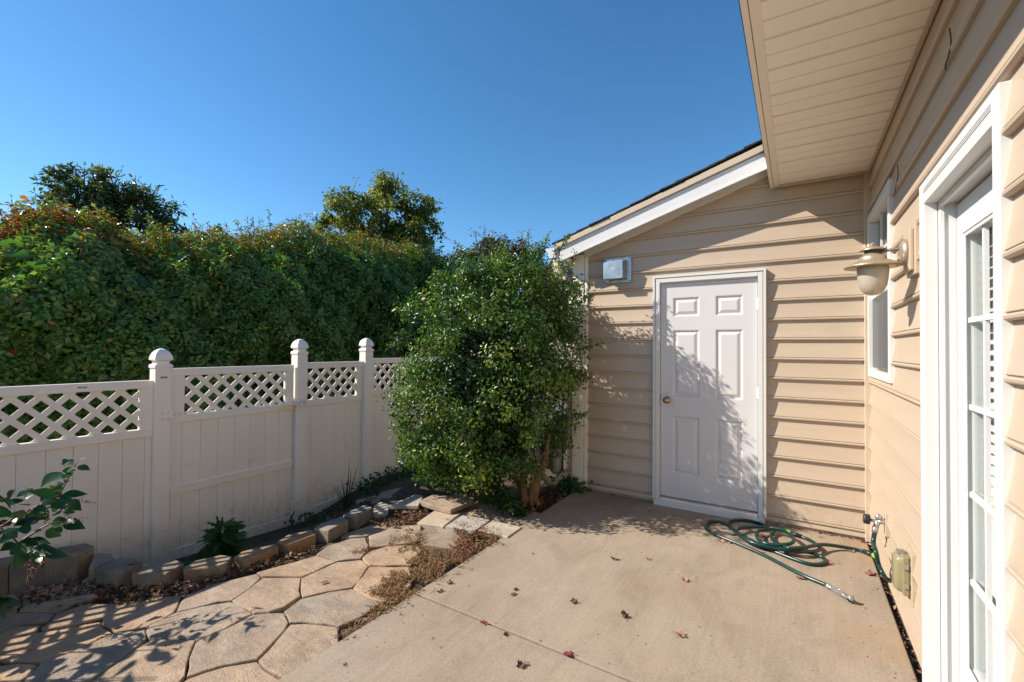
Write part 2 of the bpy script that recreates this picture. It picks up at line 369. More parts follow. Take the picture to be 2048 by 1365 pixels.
def slab(x0, x1, y0, y1):
    b = MB(); b.box(x0, x1, y0, y1, -.11, 0); return b.build('concrete_slab', 'concrete', patio, bevel=.007)
slab(XS, W - .022, YJ + .006, D + .045); slab(XS, W - .022, -1.5, YJ - .006); slab(XS, W - .022, -5.8, -1.512)

T = {'A': (0, 1080), 'B': (350, 1080), 'C': (550, 980), 'D': (750, 960), 'E': (0, 900)}
def px(t, q, s=4.79): return (T[t][0] + q[0] / s, T[t][1] + q[1] / s)
path = MB(); path.box(-2.6, -1.96, 1.4, 1.9, -.2, -.13); path = struct(path.build('path', 'soil'))
def stone(t, pts, mat='flag', up=-.006, th=.05, jag=.008, name='flagstone', tilt=0):
    top = [on_ground(px(t, q), up) for q in pts]; c = sum(top) / len(top)
    out = []; r = random.Random(int(pts[0][0] * 7 + pts[0][1]))
    for i, p in enumerate(top):
        q = top[(i + 1) % len(top)]; L = np.linalg.norm(q - p); k = max(1, int(L / .07)) if jag else 1
        for j in range(k):
            m = p + (q - p) * j / k
            if j and jag: m = m + np.array([r.uniform(-jag, jag), r.uniform(-jag, jag), 0])
            out.append(m)
    dz = r.uniform(-.006, .004) if jag else 0
    rings = []
    for ins, z in ((0, -th), (0, -.008), (.002, -.003), (.007, 0)):
        ring = []
        for p in out:
            d = c - p; d = d / (np.linalg.norm(d) + 1e-9); ring.append(p + d * (ins - (.005 if jag else 0)) + np.array([0, 0, z + dz]))
        rings.append(ring)
    b = MB(); b.loft(rings); return b.build(name, mat, path)
F = [('B', [(225, 965), (470, 860), (740, 718), (1035, 700), (1080, 790), (960, 950), (785, 1132), (480, 1185), (118, 1305), (150, 1120), (205, 985)]),
     ('B', [(812, 1140), (985, 955), (1105, 808), (1350, 808), (1552, 832), (1558, 970), (1588, 1050), (1100, 1348), (1000, 1280), (870, 1215)]),
     ('C', [(95, 1160), (250, 1045), (520, 980), (740, 950), (850, 1012), (1000, 1085), (880, 1170), (800, 1222), (610, 1298), (400, 1266), (150, 1262)]),
     ('B', [(558, 580), (700, 485), (840, 372), (1000, 370), (1202, 370), (1190, 440), (1198, 538), (1045, 640), (900, 688), (760, 698), (620, 632)]),
     ('B', [(1218, 362), (1300, 325), (1550, 212), (1778, 190), (1845, 252), (1785, 340), (1695, 448), (1470, 482), (1228, 542), (1212, 450)]),
     ('B', [(790, 310), (1350, 152), (1548, 202), (1215, 345), (1050, 340), (850, 340)]),
     ('B', [(20, 682), (60, 590), (110, 525), (350, 425), (780, 322), (815, 362), (700, 468), (542, 568), (420, 578), (250, 626)]),
     ('B', [(-265, 828), (15, 695), (280, 635), (528, 595), (735, 708), (480, 842), (210, 955), (30, 936), (-230, 946), (-265, 880)]),
     ('B', [(115, 1328), (480, 1208), (778, 1160), (860, 1248), (1055, 1372), (1000, 1490), (400, 1580), (30, 1480), (70, 1365)]),
     ('A', [(1690, 962), (1868, 968), (1800, 1120), (1768, 1300), (1715, 1365), (1600, 1450), (900, 1440), (895, 1352), (1180, 1152), (1402, 980), (1500, 962)]),
     ('A', [(402, 1182), (640, 1094), (1100, 894), (1386, 858), (1392, 948), (1178, 1130), (878, 1328), (720, 1362), (500, 1440), (190, 1400), (300, 1275)]),
     ('A', [(998, 746), (1220, 628), (1500, 545), (1735, 524), (1688, 640), (1655, 688), (1408, 818), (1130, 868), (1082, 848), (1012, 800)]),
     ('A', [(420, 874), (948, 780), (978, 832), (1065, 882), (640, 1072), (400, 1160), (200, 1146), (0, 1150), (-120, 1090), (-60, 985), (300, 892)]),
     ('A', [(0, 1204), (180, 1180), (345, 1194), (198, 1365), (100, 1500), (-160, 1500), (-160, 1220)]),
     ('A', [(545, 702), (850, 604), (1210, 604), (1180, 640), (978, 738), (700, 798), (430, 858), (405, 830), (482, 780)]),
     ('A', [(165, 698), (360, 694), (515, 704), (458, 758), (180, 806), (0, 896), (-80, 880), (-80, 812), (0, 772)]),
     ('A', [(200, 660), (240, 622), (600, 562), (900, 505), (935, 530), (720, 588), (540, 688), (360, 678), (182, 680)]),
     ('A', [(0, 660), (155, 652), (155, 684), (0, 762), (-130, 790), (-130, 680)]),
     ('A', [(-80, 935), (180, 822), (378, 814), (330, 868), (0, 962), (-80, 990)]),
     ('A', [(-150, 1010), (-30, 985), (-80, 1090), (-20, 1150), (0, 1190), (-180, 1200)]),
     ('C', [(640, 432), (1000, 303), (1148, 298), (1156, 325), (888, 428), (640, 452)]),
     ('C', [(405, 608), (500, 534), (720, 464), (862, 455), (890, 520), (885, 578), (818, 648), (600, 672), (412, 618)]),
     ('C', [(904, 442), (1150, 344), (1395, 340), (1395, 400), (1355, 498), (922, 546), (908, 500)]),
     ('C', [(845, 650), (905, 594), (1080, 540), (1330, 535), (1412, 570), (1295, 718), (1060, 722), (905, 716)]),
     ('C', [(905, 740), (1100, 742), (1285, 740), (1300, 900), (1150, 1055), (1040, 1070), (862, 1008), (756, 940), (842, 832)]),
     ('C', [(1412, 382), (1480, 364), (1700, 372), (1785, 460), (1795, 490), (1718, 556), (1420, 518), (1374, 460)])]
for t, p in F: stone(t, p)
for p in ([(400, 410), (590, 279), (820, 319), (655, 446)], [(672, 445), (836, 337), (1112, 379), (964, 483)], [(987, 480), (1127, 387), (1408, 451), (1270, 548)]):
    stone('D', p, 'paver', .012, .06, 0, 'paver')
stone('D', [(740, 292), (905, 214), (1000, 202), (1188, 262), (1158, 328), (1095, 348), (838, 318)], 'flag', -.004, .04, .006)
stone('D', [(1122, 350), (1192, 285), (1400, 270), (1622, 330), (1445, 438), (1205, 392)], 'flag', -.004, .04, .006)
stone('D', [(60, 120), (250, 70), (330, 110), (250, 160), (120, 175), (30, 160)], 'flag', .0, .04, .006)
stone('C', [(780, 95), (960, 52), (1135, 62), (1120, 108), (1000, 142)], 'flag', -.02, .04, .006)

# loose slabs and edging blocks
def block(t, top, up, label, name='edging_block', mat='block', depth=.12, group='concrete edging blocks along the flagstone path', cat='edging block', lean=0):
    P = [on_ground(px(t, q), up) for q in top]; c = sum(P) / len(P)
    rings = []
    for ins, z in ((.0, -depth), (0, -.008), (.006, 0)):
        ring = []
        for p in P:
            d = c - p; d = d / (np.linalg.norm(d) + 1e-9); ring.append(p + d * ins + np.array([0, 0, z]))
        rings.append(ring)
    b = MB(); b.loft(rings); o = b.build(name, mat)
    return tag(o, label, cat, group)
BL = 'grey concrete edging block with faceted front bordering the flagstone path'
BLR = 'rust stained concrete edging block with faceted front beside the weed clump'
block('A', [(-70, 205), (0, 178), (180, 142), (192, 175), (80, 245), (-70, 278)], .105, 'weathered edging block at the end of the raised border under the broad leaved weed', depth=.20)
block('A', [(92, 250), (210, 172), (420, 112), (540, 152), (430, 172)], .105, 'weathered edging block half hidden under the hanging leaves of the broad leaved weed', depth=.20)
block('A', [(430, 174), (550, 74), (820, 30), (902, 55), (904, 78), (740, 142), (548, 156)], .105, 'tallest grey edging block with a rounded corner, set higher than its neighbours', depth=.20)
block('A', [(850, 266), (912, 130), (1060, 132), (1098, 180), (908, 268)], .065, 'low grey edging block wedged beside the tallest block')
block('A', [(916, 280), (1102, 182), (1240, 167), (1368, 190), (1368, 215), (1130, 320), (1010, 305)], .065, 'shaded grey edging block with a dark dead leaf on top')
block('A', [(1268, 325), (1480, 228), (1690, 187), (1762, 225), (1590, 325), (1430, 322)], .065, 'grey edging block half striped with lattice sunlight, in front of the gate hinge post')
block('B', [(82, 258), (200, 198), (440, 143), (548, 157), (480, 245), (300, 265), (92, 288)], .055, 'rust stained edging block with lattice sunlight on top, beside the thistle', mat='block_rust')
block('B', [(562, 167), (640, 112), (960, 33), (992, 70), (665, 200)], .055, 'rust stained edging block with a sunny front edge, between the thistle and the latch post', mat='block_rust')
block('C', [(14, 502), (120, 432), (350, 382), (393, 425), (250, 480), (127, 523)], .06, 'rust stained edging block with a mostly shaded top, in front of the latch post', mat='block_rust')
block('C', [(374, 370), (440, 322), (640, 253), (703, 290), (510, 390)], .08, 'tall edging block with lattice sunlight, nearest the small green clump by the latch post')
block('C', [(654, 240), (760, 182), (850, 148), (928, 165), (933, 190), (780, 255), (664, 253)], .08, 'tall edging block with lattice sunlight, in front of the spiky grass tuft')
block('C', [(945, 152), (1010, 117), (1095, 140), (1078, 235), (945, 238)], .02, 'low grey block between the border and a leaning paver', mat='paver', depth=.08)
def loose(t, top, ups, label, mat, depth, name='loose_paver'):
    P = [on_ground(px(t, q), u) for q, u in zip(top, ups)]
    b = MB(); b.prism([p - np.array([0, 0, depth]) for p in P], (0, 0, depth)); o = b.build(name, mat, bevel=.006); return tag(o, label, 'paving stone')
loose('D', [(125, 245), (392, 137), (462, 152), (415, 246)], [.045, .06, .06, .045], 'grey paving stone lying tilted on the border with slatted sunlight on it', 'paver', .04)
loose('D', [(418, 202), (550, 142), (868, 150), (950, 198), (724, 286), (562, 248)], [.06] * 6, 'tan sandstone slab lying loose on top of the path below the bush', 'flag', .045)

# ================================================================ HOUSE
house = thing('house', (W, D, 0), 'tan vinyl sided house with a wing, white doors, window, soffit and dark roof', 'house')
YB, XB = D + .012, W + .012
PROF = [(.002, .175), (.0035, .150), (.0055, .125), (.0085, .100), (.0120, .075), (.0160, .050), (.0195, .030), (.0205, .0240), (.0140, .0215), (.0145, .0195), (.0225, .0180), (.0255, .0125), (.0240, .005), (.0170, .0), (.002, .001)]
def course(zb, s0, s1, place, parent, mat, zmin=-9, zmax=9):
    a, c = [], []
    for o, dz in PROF:
        z = zb + dz
        if z < zmin - 1e-6 or z > zmax: continue
        a.append(place(s0(z) if callable(s0) else s0, o, z)); c.append(place(s1, o, z))
    if len(a) < 2: return
    b = MB(); b.loft([a, c], cap=False, closed=False); return b.build('siding_board', mat, parent)
wing = MB()
GX0, GX1 = -2.0, W + .3
def roofz(x): return 2.579 + .329 * (x + 2.135)          # shingle surface of the wing
DX0, DX1, DZ0, DZ1 = -1.112, -.275, .07, 2.105           # shed door opening
for poly in ([(GX0, .0), (DX0 - .03, 0), (DX0 - .03, 2.13), (GX0, 2.13)], [(DX1 + .03, 0), (W + .012, 0), (W + .012, 2.13), (DX1 + .03, 2.13)], [(GX0, 2.13), (W + .012, 2.13), (W + .012, roofz(W) - .06), (GX0, roofz(GX0) - .06)]):
    wing.prism([(x, YB + .002, z) for x, z in poly], (0, .11, 0))
wing.box(GX0, GX0 + .1, YB + .115, D + 6, -.05, roofz(GX0) - .06)
wing = wing.build('wing_wall', 'siding', house)
pf = lambda s, o, z: (s, YB - o, z)
def frieze(x): return 2.437 + .323 * (x + 1.845)
for k in range(-4, 15):
    zb = 2.4026 - .165 * k - .0215
    sl_ = lambda z: max(-1.85, (z - 2.437) / .323 - 1.845 - .06)
    if k <= 1: course(zb, sl_, W + .01, pf, wing, 'siding')
    elif k == 2:
        course(zb, -1.85, W + .01, pf, wing, 'siding', zmin=2.11); course(zb, -1.85, -1.12, pf, wing, 'siding', zmax=2.13); course(zb, -.27, W + .01, pf, wing, 'siding', zmax=2.13)
    else:
        course(zb, -1.85, -1.12, pf, wing, 'siding'); course(zb, -.27, W + .01, pf, wing, 'siding')
for xa, xb in ((-1.85, -1.16), (-.225, W)): b = MB(); b.box(xa, xb, YB - .016, YB, .030, .068); b.build('starter_strip', 'trim_tan', wing, bevel=.003)
for xa, xb in ((-1.98, -1.15), (-.23, W)): b = MB(); b.box(xa, xb, D + .035, D + .1, -.1, .028); b.build('foundation', 'foundation', house)
# house side wall
side = MB()
PY0, PY1, PZ1 = 1.735, 2.605, 2.16        # patio door opening
WY0, WY1, WZ0, WZ1 = 3.46, 4.33, 1.31, 2.46
def sp(y0, y1, z0, z1): side.box(XB + .002, XB + .11, y0, y1, z0, z1)
sp(-5, PY0, 0, 3.2); sp(PY0, PY1, PZ1, 3.2); sp(PY1, WY0, 0, 3.2); sp(WY0, WY1, 0, WZ0); sp(WY0, WY1, WZ1, 3.2); sp(WY1, D + .11, 0, 3.2)
side = side.build('side_wall', 'siding_house', house)
pr = lambda s, o, z: (XB - o, s, z)
for k in range(-3, 15):
    zb = 2.4026 - .165 * k - .0215; zt = zb + .165
    segs = [(-5.0, D - .02)]
    def cut(segs, a, b2):
        out = []
        for s0, s1 in segs:
            if b2 <= s0 or a >= s1: out.append((s0, s1)); continue
            if a > s0: out.append((s0, a))
            if b2 < s1: out.append((b2, s1))
        return out
    zlo = zb
    if zb < 2.19: segs = cut(segs, 1.722, 2.642)
    if zt > 1.29 and zb < 2.50: segs = cut(segs, 3.425, 4.365)
    for s0, s1 in segs: course(zb, s0, s1, pr, side, 'siding_house')
    if zb < 2.19 < zt: course(zb, 1.722, 2.642, pr, side, 'siding_house', zmin=2.19)
    if zb < 1.29 < zt: course(zb, 3.425, 4.365, pr, side, 'siding_house', zmax=1.29)
for ya, yb in ((-5, PY0 - .04), (PY1 + .06, D)): b = MB(); b.box(W + .03, W + .12, ya, yb, -.1, .06); b.build('foundation', 'foundation', house)
for ya, yb in ((-5, 1.722), (2.642, D - .02)): b = MB(); b.box(W + .002, W + .02, ya, yb, .02, .068); b.build('starter_strip', 'trim_tan', side, bevel=.003)
# corner posts
b = MB(); b.box(W - .034, W + .012, D - .026, D + .012, .01, 2.868); b.build('inside_corner_post', 'trim_tan', house, bevel=.004)
b = MB(); b.box(-2.012, -1.886, YB - .036, YB, .035, 2.46); b.build('corner_trim', 'corner_white', house, bevel=.004)
b = MB(); b.box(-1.882, -1.845, YB - .030, YB, .035, 2.45); b.build('corner_trim', 'corner_white', house, bevel=.004)
b = MB(); b.box(-2.022, -2.0, YB - .034, YB + .14, .035, 2.40); b.build('corner_trim', 'trim_tan', house, bevel=.003)
# rake: frieze, soffit, board, drip edge, shingles
RY = D - .19
def slope_box(x0, x1, y0, y1, zl, h, up=0.323, ref=-1.845):
    f = lambda x: zl + up * (x - ref)
    return [(x0, y0, f(x0)), (x1, y0, f(x1)), (x1, y0, f(x1) + h), (x0, y0, f(x0) + h)], (0, y1 - y0, 0)
XF = -.175                                              # outer edge of the main eave
b = MB(); b.prism(*slope_box(-1.882, XF + .02, YB - .034, YB + .002, 2.432, .078)); b.build('frieze_board', 'white', house, bevel=.003)
rs = MB(); rs.prism(*slope_box(-2.10, XF - .01, RY + .018, YB, 2.437 + .070, .012)); rs = rs.build('rake_soffit', 'soffit', house)
x = -1.98
while x < XF - .05:
    b = MB(); b.prism(*slope_box(x, x + .008, RY + .02, YB - .03, 2.437 + .062, .010)); b.build('soffit_seam', 'lamp_dark', rs); x += .205
b = MB(); b.prism(*slope_box(-2.085, XF - .002, RY, RY + .018, 2.402, .148, .311, -2.007)); b.build('rake_board', 'white', house, bevel=.003)
b = MB(); b.prism(*slope_box(-2.05, XF - .002, RY - .010, RY, 2.402 - .002, .014, .311, -2.007)); b.build('rake_board_lip', 'white', house)
b = MB(); b.prism(*slope_box(-2.135, XF - .002, RY - .022, RY + .014, 2.402 + .146, .056, .316, -2.007)); b.build('drip_edge', 'trim_tan', house, bevel=.002)
roof = MB(); roof.prism([(-2.135, RY + .02, 2.535), (W + .3, RY + .02, roofz(W + .3) - .045), (W + .3, RY + .02, roofz(W + .3) - .01), (-2.135, RY + .02, 2.569)], (0, 6, 0)); roof = roof.build('wing_roof', 'shingle', house)
n = 17; rr = random.Random(5)
for i in range(n):
    x0 = -2.165 + i * .138; x1 = x0 + .20; y0 = RY - .030 + rr.uniform(-.006, .005)
    z0 = roofz(x0) + .004; z1 = roofz(x1) - .006
    b = MB(); b.prism([(x0, y0, z0 - .011), (x1, y0, z1 - .008), (x1, y0, z1), (x0, y0, z0 + rr.uniform(0, .004))], (0, 5.9, 0)); b.build('shingle_course', 'shingle', roof)
b = MB(); b.box(-2.13, -1.99, RY + .02, D + 6, 2.392, 2.404); b.build('eave_soffit', 'soffit', house)
b = MB(); b.box(-2.137, -2.117, RY + .019, D + 6, 2.404, 2.56); b.build('eave_fascia', 'white', house)
gut = MB(); gp = [(-2.139, 2.53), (-2.139, 2.435), (-2.155, 2.422), (-2.205, 2.422), (-2.225, 2.45), (-2.232, 2.49), (-2.258, 2.512), (-2.258, 2.53), (-2.250, 2.53), (-2.250, 2.516), (-2.225, 2.494), (-2.217, 2.452), (-2.2, 2.430), (-2.158, 2.430), (-2.147, 2.440), (-2.147, 2.53)]
gut.loft([[(x, RY + .01, z) for x, z in gp], [(x, D + 6, z) for x, z in gp]]); gut.prism([(x, RY + .006, z) for x, z in gp[:8]], (0, .006, 0))
gut = gut.build('gutter', 'white', house)
ds = MB()
def rect_tube(path_pts, w, d):
    rings = []
    for (x, y, z), t in path_pts:
        tx, tz = math.cos(t), math.sin(t)   # outward normal in xz
        rings.append([(x + tx * d, y - w, z + tz * d), (x + tx * d, y + w, z + tz * d), (x - tx * d, y + w, z - tz * d), (x - tx * d, y - w, z - tz * d)])
    return rings
pp = [((-2.19, D - .05, 2.425), 0), ((-2.19, D - .05, 2.36), 0)]
for i in range(8):
    f = i / 7; pp.append(((-2.19 + .09 * smooth(f * 1.0), D - .05, 2.34 - .14 * f), math.radians(35) * math.sin(f * math.pi)))
    g = .004 if i % 2 else -.002
    pp[-1] = ((pp[-1][0][0] + g, pp[-1][0][1], pp[-1][0][2]), pp[-1][1])
pp += [((-2.075, D + .03, 2.15), 0), ((-2.06, D + .06, 2.05), 0), ((-2.06, D + .06, .15), 0)]
ds.loft(rect_tube(pp, .036, .028)); ds.build('downspout', 'cream', gut)
# main eave: soffit panels across the overhang, fascia, roof
SZ = 2.866
soff = MB(); soff.box(XF + .05, W + .012, -5, D + .1, SZ + .006, SZ + .02); soff = soff.build('soffit', 'soffit', house)
y = D - .012; i = 0
while y > -2.2:
    w = .128
    b = MB(); dz = .000 if i % 2 == 0 else .0022
    xa, xb = XF + .052, W - .004
    b.loft([[(xa, y - .003, SZ + .008), (xa, y - .008, SZ - dz), (xa, y - w + .002, SZ - dz - .001), (xa, y - w, SZ + .008)], [(xb, y - .003, SZ + .008), (xb, y - .008, SZ - dz), (xb, y - w + .002, SZ - dz - .001), (xb, y - w, SZ + .008)]], cap=True)
    b.build('soffit_panel', 'soffit', soff); y -= w + (.007 if i % 2 else .0015); i += 1
b = MB(); b.box(XF + .014, XF + .056, -5, D - .024, SZ - .012, SZ + .004); b.build('soffit_channel', 'cream', house, bevel=.003)
b = MB(); b.box(XF - .012, XF + .012, -5, D - .026, SZ - .022, SZ + .20); b.build('fascia', 'cream', house, bevel=.003)
b = MB(); b.box(W - .012, W + .004, -5, D - .03, SZ - .020, SZ + .002); b.build('soffit_channel', 'trim_tan', house, bevel=.003)
b = MB(); b.box(XF, W - .03, D - .030, D - .006, SZ - .020, SZ - .0005); b.build('soffit_channel', 'trim_tan', house, bevel=.003)
b = MB(); b.prism([(XF - .045, -5, 3.055), (4.8, -5, 4.75), (4.8, -5, 4.79), (XF - .045, -5, 3.095)], (0, D + 5.13, 0)); b.build('main_roof', 'shingle', house)
b = MB(); b.prism([(XF + .012, D + .02, SZ + .02), (W + .6, D + .02, SZ + .02), (W + .6, D + .02, 3.20), (XF + .012, D + .02, 3.10)], (0, .1, 0)); b.build('eave_end', 'siding', house)
# rooms behind the glass
room = MB(); room.box(W + .5, W + 4, 1.0, D + .1, -.05, -.02); room.box(W + .13, W + 4, -5, D + .1, 2.6, 2.64); room.box(W + 3.9, W + 4, -5, D + 3, -.05, 2.7); room.box(W + .13, W + 4, D + .12, D + .2, -.1, 3.4); room.box(W + .13, W + 4, .4, .5, -.05, 2.62); room.box(W + .13, W + 4, 2.95, 3.0, -.05, 2.62); room.build('room', 'dark_room', house)

# ---- shed door
YD = D - .002                                         # face of the door leaf
fd = lambda a, bb, o: (a, YD - o, bb)
door = MB(); pan = [(-.990, -.752, 1.778, 1.960), (-.620, -.395, 1.778, 1.960), (-.985, -.752, 1.030, 1.655), (-.620, -.395, 1.030, 1.655), (-.985, -.752, .302, .848), (-.620, -.395, .302, .848)]
x0, x1, z0, z1 = -1.1, -.284, .088, 2.094
door.box(x0, -.990, YD, YD + .04, z0, z1); door.box(-.395, x1, YD, YD + .04, z0, z1); door.box(-.752, -.620, YD, YD + .04, z0, z1)
for a, c in ((-.990, -.752), (-.620, -.395)):
    for q0, q1 in ((z0, .302), (.848, 1.030), (1.655, 1.778), (1.960, z1)): door.box(a, c, YD, YD + .04, q0, q1)
door = door.build('shed_door', 'door', house)
for a, c, q0, q1 in pan:
    if a < -.9: a = -.990
    b = MB(); b.rings((a - .0005, c + .0005, q0 - .0005, q1 + .0005, fd), [(0, 0), (.006, -.0015), (.016, -.012), (.024, -.0125), (.048, -.003), (.052, -.0025)]); b.build('door_panel', 'door', door)
b = MB(); b.lathe([(.032, 0), (.032, .006), (.014, .010), (.012, .030), (.026, .038), (.030, .050), (.027, .062), (.012, .068), (0.0005, .0685)], (-1.037, YD, .993), (0, -1, 0)); b.build('knob', 'knob', door, True)
for z in (1.87, 1.10, .26):
    b = MB(); b.tube([(-.2795, YD - .006, z - .05), (-.2795, YD - .006, z + .05)], .0065, 8); b.box(-.300, -.281, YD - .0025, YD - .0005, z - .05, z + .05)
    b.build('hinge', 'white', door)
jm = MB(); jm.box(-1.118, -1.1035, YD - .005, YD + .09, .06, 2.11); jm.box(-.2775, -.262, YD - .005, YD + .09, .06, 2.11); jm.box(-1.1035, -.2775, YD - .005, YD + .09, 2.097, 2.112)
jm.box(-1.12, -.26, YD + .05, YD + .1, .06, 2.11); jm.build('door_jamb', 'white', house)
def casing(name, a0, a1, z0, z1, fn, w, parent, sides='LRT'):
    """stepped moulding; fn(a,z,out)"""
    steps = [(0, .30, .054), (.30, .42, .042), (.42, 1.0, .048)]
    for s in sides:
        b = MB()
        for i, (p, q, o) in enumerate(steps):
            if s == 'L': A = (a0 + p * w, a0 + q * w, z0, z1 - p * w)
            elif s == 'R': A = (a1 - q * w, a1 - p * w, z0, z1 - p * w)
            else: A = (a0 + q * w, a1 - q * w, z1 - q * w, z1 - p * w)
            if s == 'T' :
                A = (a0 + q * w, a1 - q * w, z1 - q * w, z1 - p * w)
            p0, p1 = fn(A[0], A[2], -.01), fn(A[1], A[3], o)
            b.box(p0[0], p1[0], p0[1], p1[1], p0[2], p1[2])
        b.build(name, 'white', parent, bevel=.0025)
casing('door_casing', -1.166, -.217, .052, 2.168, lambda a, z, o: (a, YB - o, z), .062, house)
b = MB(); b.box(-1.155, -.228, D - .046, D + .05, -.008, .050); b.build('door_sill', 'white', house, bevel=.004)
b = MB(); b.box(-1.1, -.284, D - .036, D + .06, .0505, .068); b.build('threshold', 'cream', house, bevel=.003)

# ---- patio door
XD = W + .082                                         # face of the leaf
fpd = lambda a, z, o: (XB - o, a, z)
for (a0, a1, z0, z1) in ((2.57, 2.648, -.0, 2.20), (1.716, 1.768, -.0, 2.20)):
    b = MB(); b.box(W - .017, W + .03, a0, a1, z0, z1); b.build('door_casing', 'white', house, bevel=.003)
b = MB(); b.box(W - .0165, W + .03, 1.768, 2.57, 2.105, 2.20); b.build('door_casing', 'white', house, bevel=.003)
b = MB()
for z in (2.150, 2.158, 2.166): b.box(W - .0190, W - .012, 1.772, 2.566, z, z + .003)
b.build('casing_bead', 'white', house)
pj = MB(); pj.box(W + .030, XD + .05, 2.548, 2.57, 0, 2.12); pj.box(W + .03, XD + .05, 1.768, 1.79, 0, 2.12); pj.box(W + .030, XD + .05, 1.79, 2.548, 2.09, 2.12)
pj.box(W + .0305, W + .045, 2.540, 2.548, 0, 2.09); pj.box(W + .030, W + .045, 1.79, 2.548, 2.080, 2.0895); pj.build('door_jamb', 'white', house, bevel=.002)
b = MB(); b.box(W - .02, XD + .03, 1.70, 2.575, .0, .030); b.build('door_sill', 'gasket', house, bevel=.004)
py0, py1, gz0, gz1 = 1.795, 2.540, .255, 1.93
gy0, gy1 = 1.905, 2.428
pd = MB(); pd.box(XD, XD + .044, gy1, py1, .035, 2.075); pd.box(XD, XD + .044, py0, gy0, .035, 2.075); pd.box(XD, XD + .044, gy0, gy1, .035, gz0); pd.box(XD, XD + .044, gy0, gy1, gz1, 2.075)
pd = pd.build('patio_door', 'white', house)
for o, i in ((.010, 0), (.006, .014)):
    b = MB(); w2 = .014
    b.box(XD - o, XD, gy0 - .02 + i, gy0 - .02 + i + w2, gz0 - .02 + i, gz1 + .02 - i); b.box(XD - o, XD, gy1 + .02 - i - w2, gy1 + .02 - i, gz0 - .02 + i, gz1 + .02 - i)
    b.box(XD - o, XD, gy0 - .02 + i + w2, gy1 + .02 - i - w2, gz0 - .02 + i, gz0 - .02 + i + w2); b.box(XD - o, XD, gy0 - .02 + i + w2, gy1 + .02 - i - w2, gz1 + .02 - i - w2, gz1 + .02 - i); b.build('glazing_bead', 'white', pd, bevel=.002)
b = MB(); b.add([(XD + .02, gy0, gz0), (XD + .02, gy1, gz0), (XD + .02, gy1, gz1), (XD + .02, gy0, gz1)], [(0, 3, 2, 1)]); b.build('pane', 'glass', pd)
for j in (1, 2):
    yy = gy0 + (gy1 - gy0) * j / 3; b = MB(); b.box(XD + .004, XD + .017, yy - .010, yy + .010, gz0, gz1); b.build('muntin', 'white', pd)
for j in range(1, 5 + 0):
    zz = gz1 - (gz1 - gz0) * j / 5.0
    b = MB(); b.box(XD + .003, XD + .0165, gy0, gy1, zz - .010, zz + .010); b.build('muntin', 'white', pd)
me = None
zz = gz0 + .02; k = 0
while zz < gz1 - .01:
    b = MB(); b.prism([(XD + .046, gy0 - .05, zz - .014), (XD + .088, gy0 - .05, zz + .012), (XD + .088, gy0 - .05, zz + .0145), (XD + .046, gy0 - .05, zz - .0115)], (0, gy1 - gy0 + .105, 0)) if me is None else None
    if me is None:
        o = b.build('blind_slat', 'blind', pd); me = o.data; base = zz
    else:
        o = link('blind_slat', me, pd); o.location.z = zz - base
    zz += .040; k += 1
b = MB()
for yy in (gy0 + .09, gy1 - .12): b.tube([(XD + .049, yy, gz0), (XD + .049, yy, gz1)], .0015, 5); b.tube([(XD + .096, yy, gz0), (XD + .096, yy, gz1)], .0015, 5)
b.build('blind_cord', 'blind', pd)
b = MB(); b.box(XD + .046, XD + .17, 2.485, 2.56, .03, 2.1); b.build('inner_jamb', 'white', house)
# ---- side window
win = MB(); 
def wf(x0, x1, y0, y1, z0, z1): win.box(W + x0, W + x1, y0, y1, z0, z1)
wf(-.018, .05, 3.418, 3.470, 1.282, 2.490); wf(-.018, .05, 4.318, 4.370, 1.282, 2.490); wf(-.018, .05, 3.470, 4.318, 1.282, 1.334); wf(-.018, .05, 3.470, 4.318, 2.438, 2.490)
win = win.build('window', 'white', house, bevel=.003)
b = MB(); b.box(W + .008, W + .05, 3.471, 4.317, 1.855, 1.905); b.build('meeting_rail', 'white', win)
b = MB(); b.add([(W + .036, 3.471, 1.335), (W + .036, 4.317, 1.335), (W + .036, 4.317, 2.437), (W + .036, 3.471, 2.437)], [(0, 3, 2, 1)]); b.build('pane', 'glass', win)
b = MB(); b.box(W + .004, W + .005, 3.49, 4.298, 1.35, 1.86); b.build('insect_screen', 'screen', win)
for j in (1, 2): b = MB(); yy = 3.47 + .848 * j / 3; b.box(W + .020, W + .032, yy - .009, yy + .009, 1.905, 2.437); b.build('muntin', 'white', win)
b = MB(); b.box(W + .020, W + .0325, 3.471, 4.317, 2.16, 2.178); b.build('muntin', 'white', win)
b = MB(); pts = [(W + .15 + .018 * math.sin(i * 1.15), 3.4 + i * .02) for i in range(50)]
b.add([(x, y, 1.25) for x, y in pts] + [(x, y, 2.5) for x, y in pts], [(i, i + 1, i + 51, i + 50) for i in range(49)]); b.build('curtain', 'curtain', win, True)
# thin cables stapled to the siding
cab = MB(); cab.tube(bezier([on_x(q, W - .012) for q in ((1899, 57), (1902, 85), (1896, 115), (1891, 130), (1892, 140))]), .0022, 6); tag(cab.build('cable', 'cable'), 'thin dark cable loop hanging on the siding under the soffit above the patio door', 'cable')
cab = MB(); cab.tube(bezier([on_x(q, W - .012) for q in ((1795, 330), (1796, 350), (1792, 372), (1789, 386))]), .0022, 6); tag(cab.build('cable', 'cable'), 'thin dark cable loop hanging on the siding beside the window', 'cable')

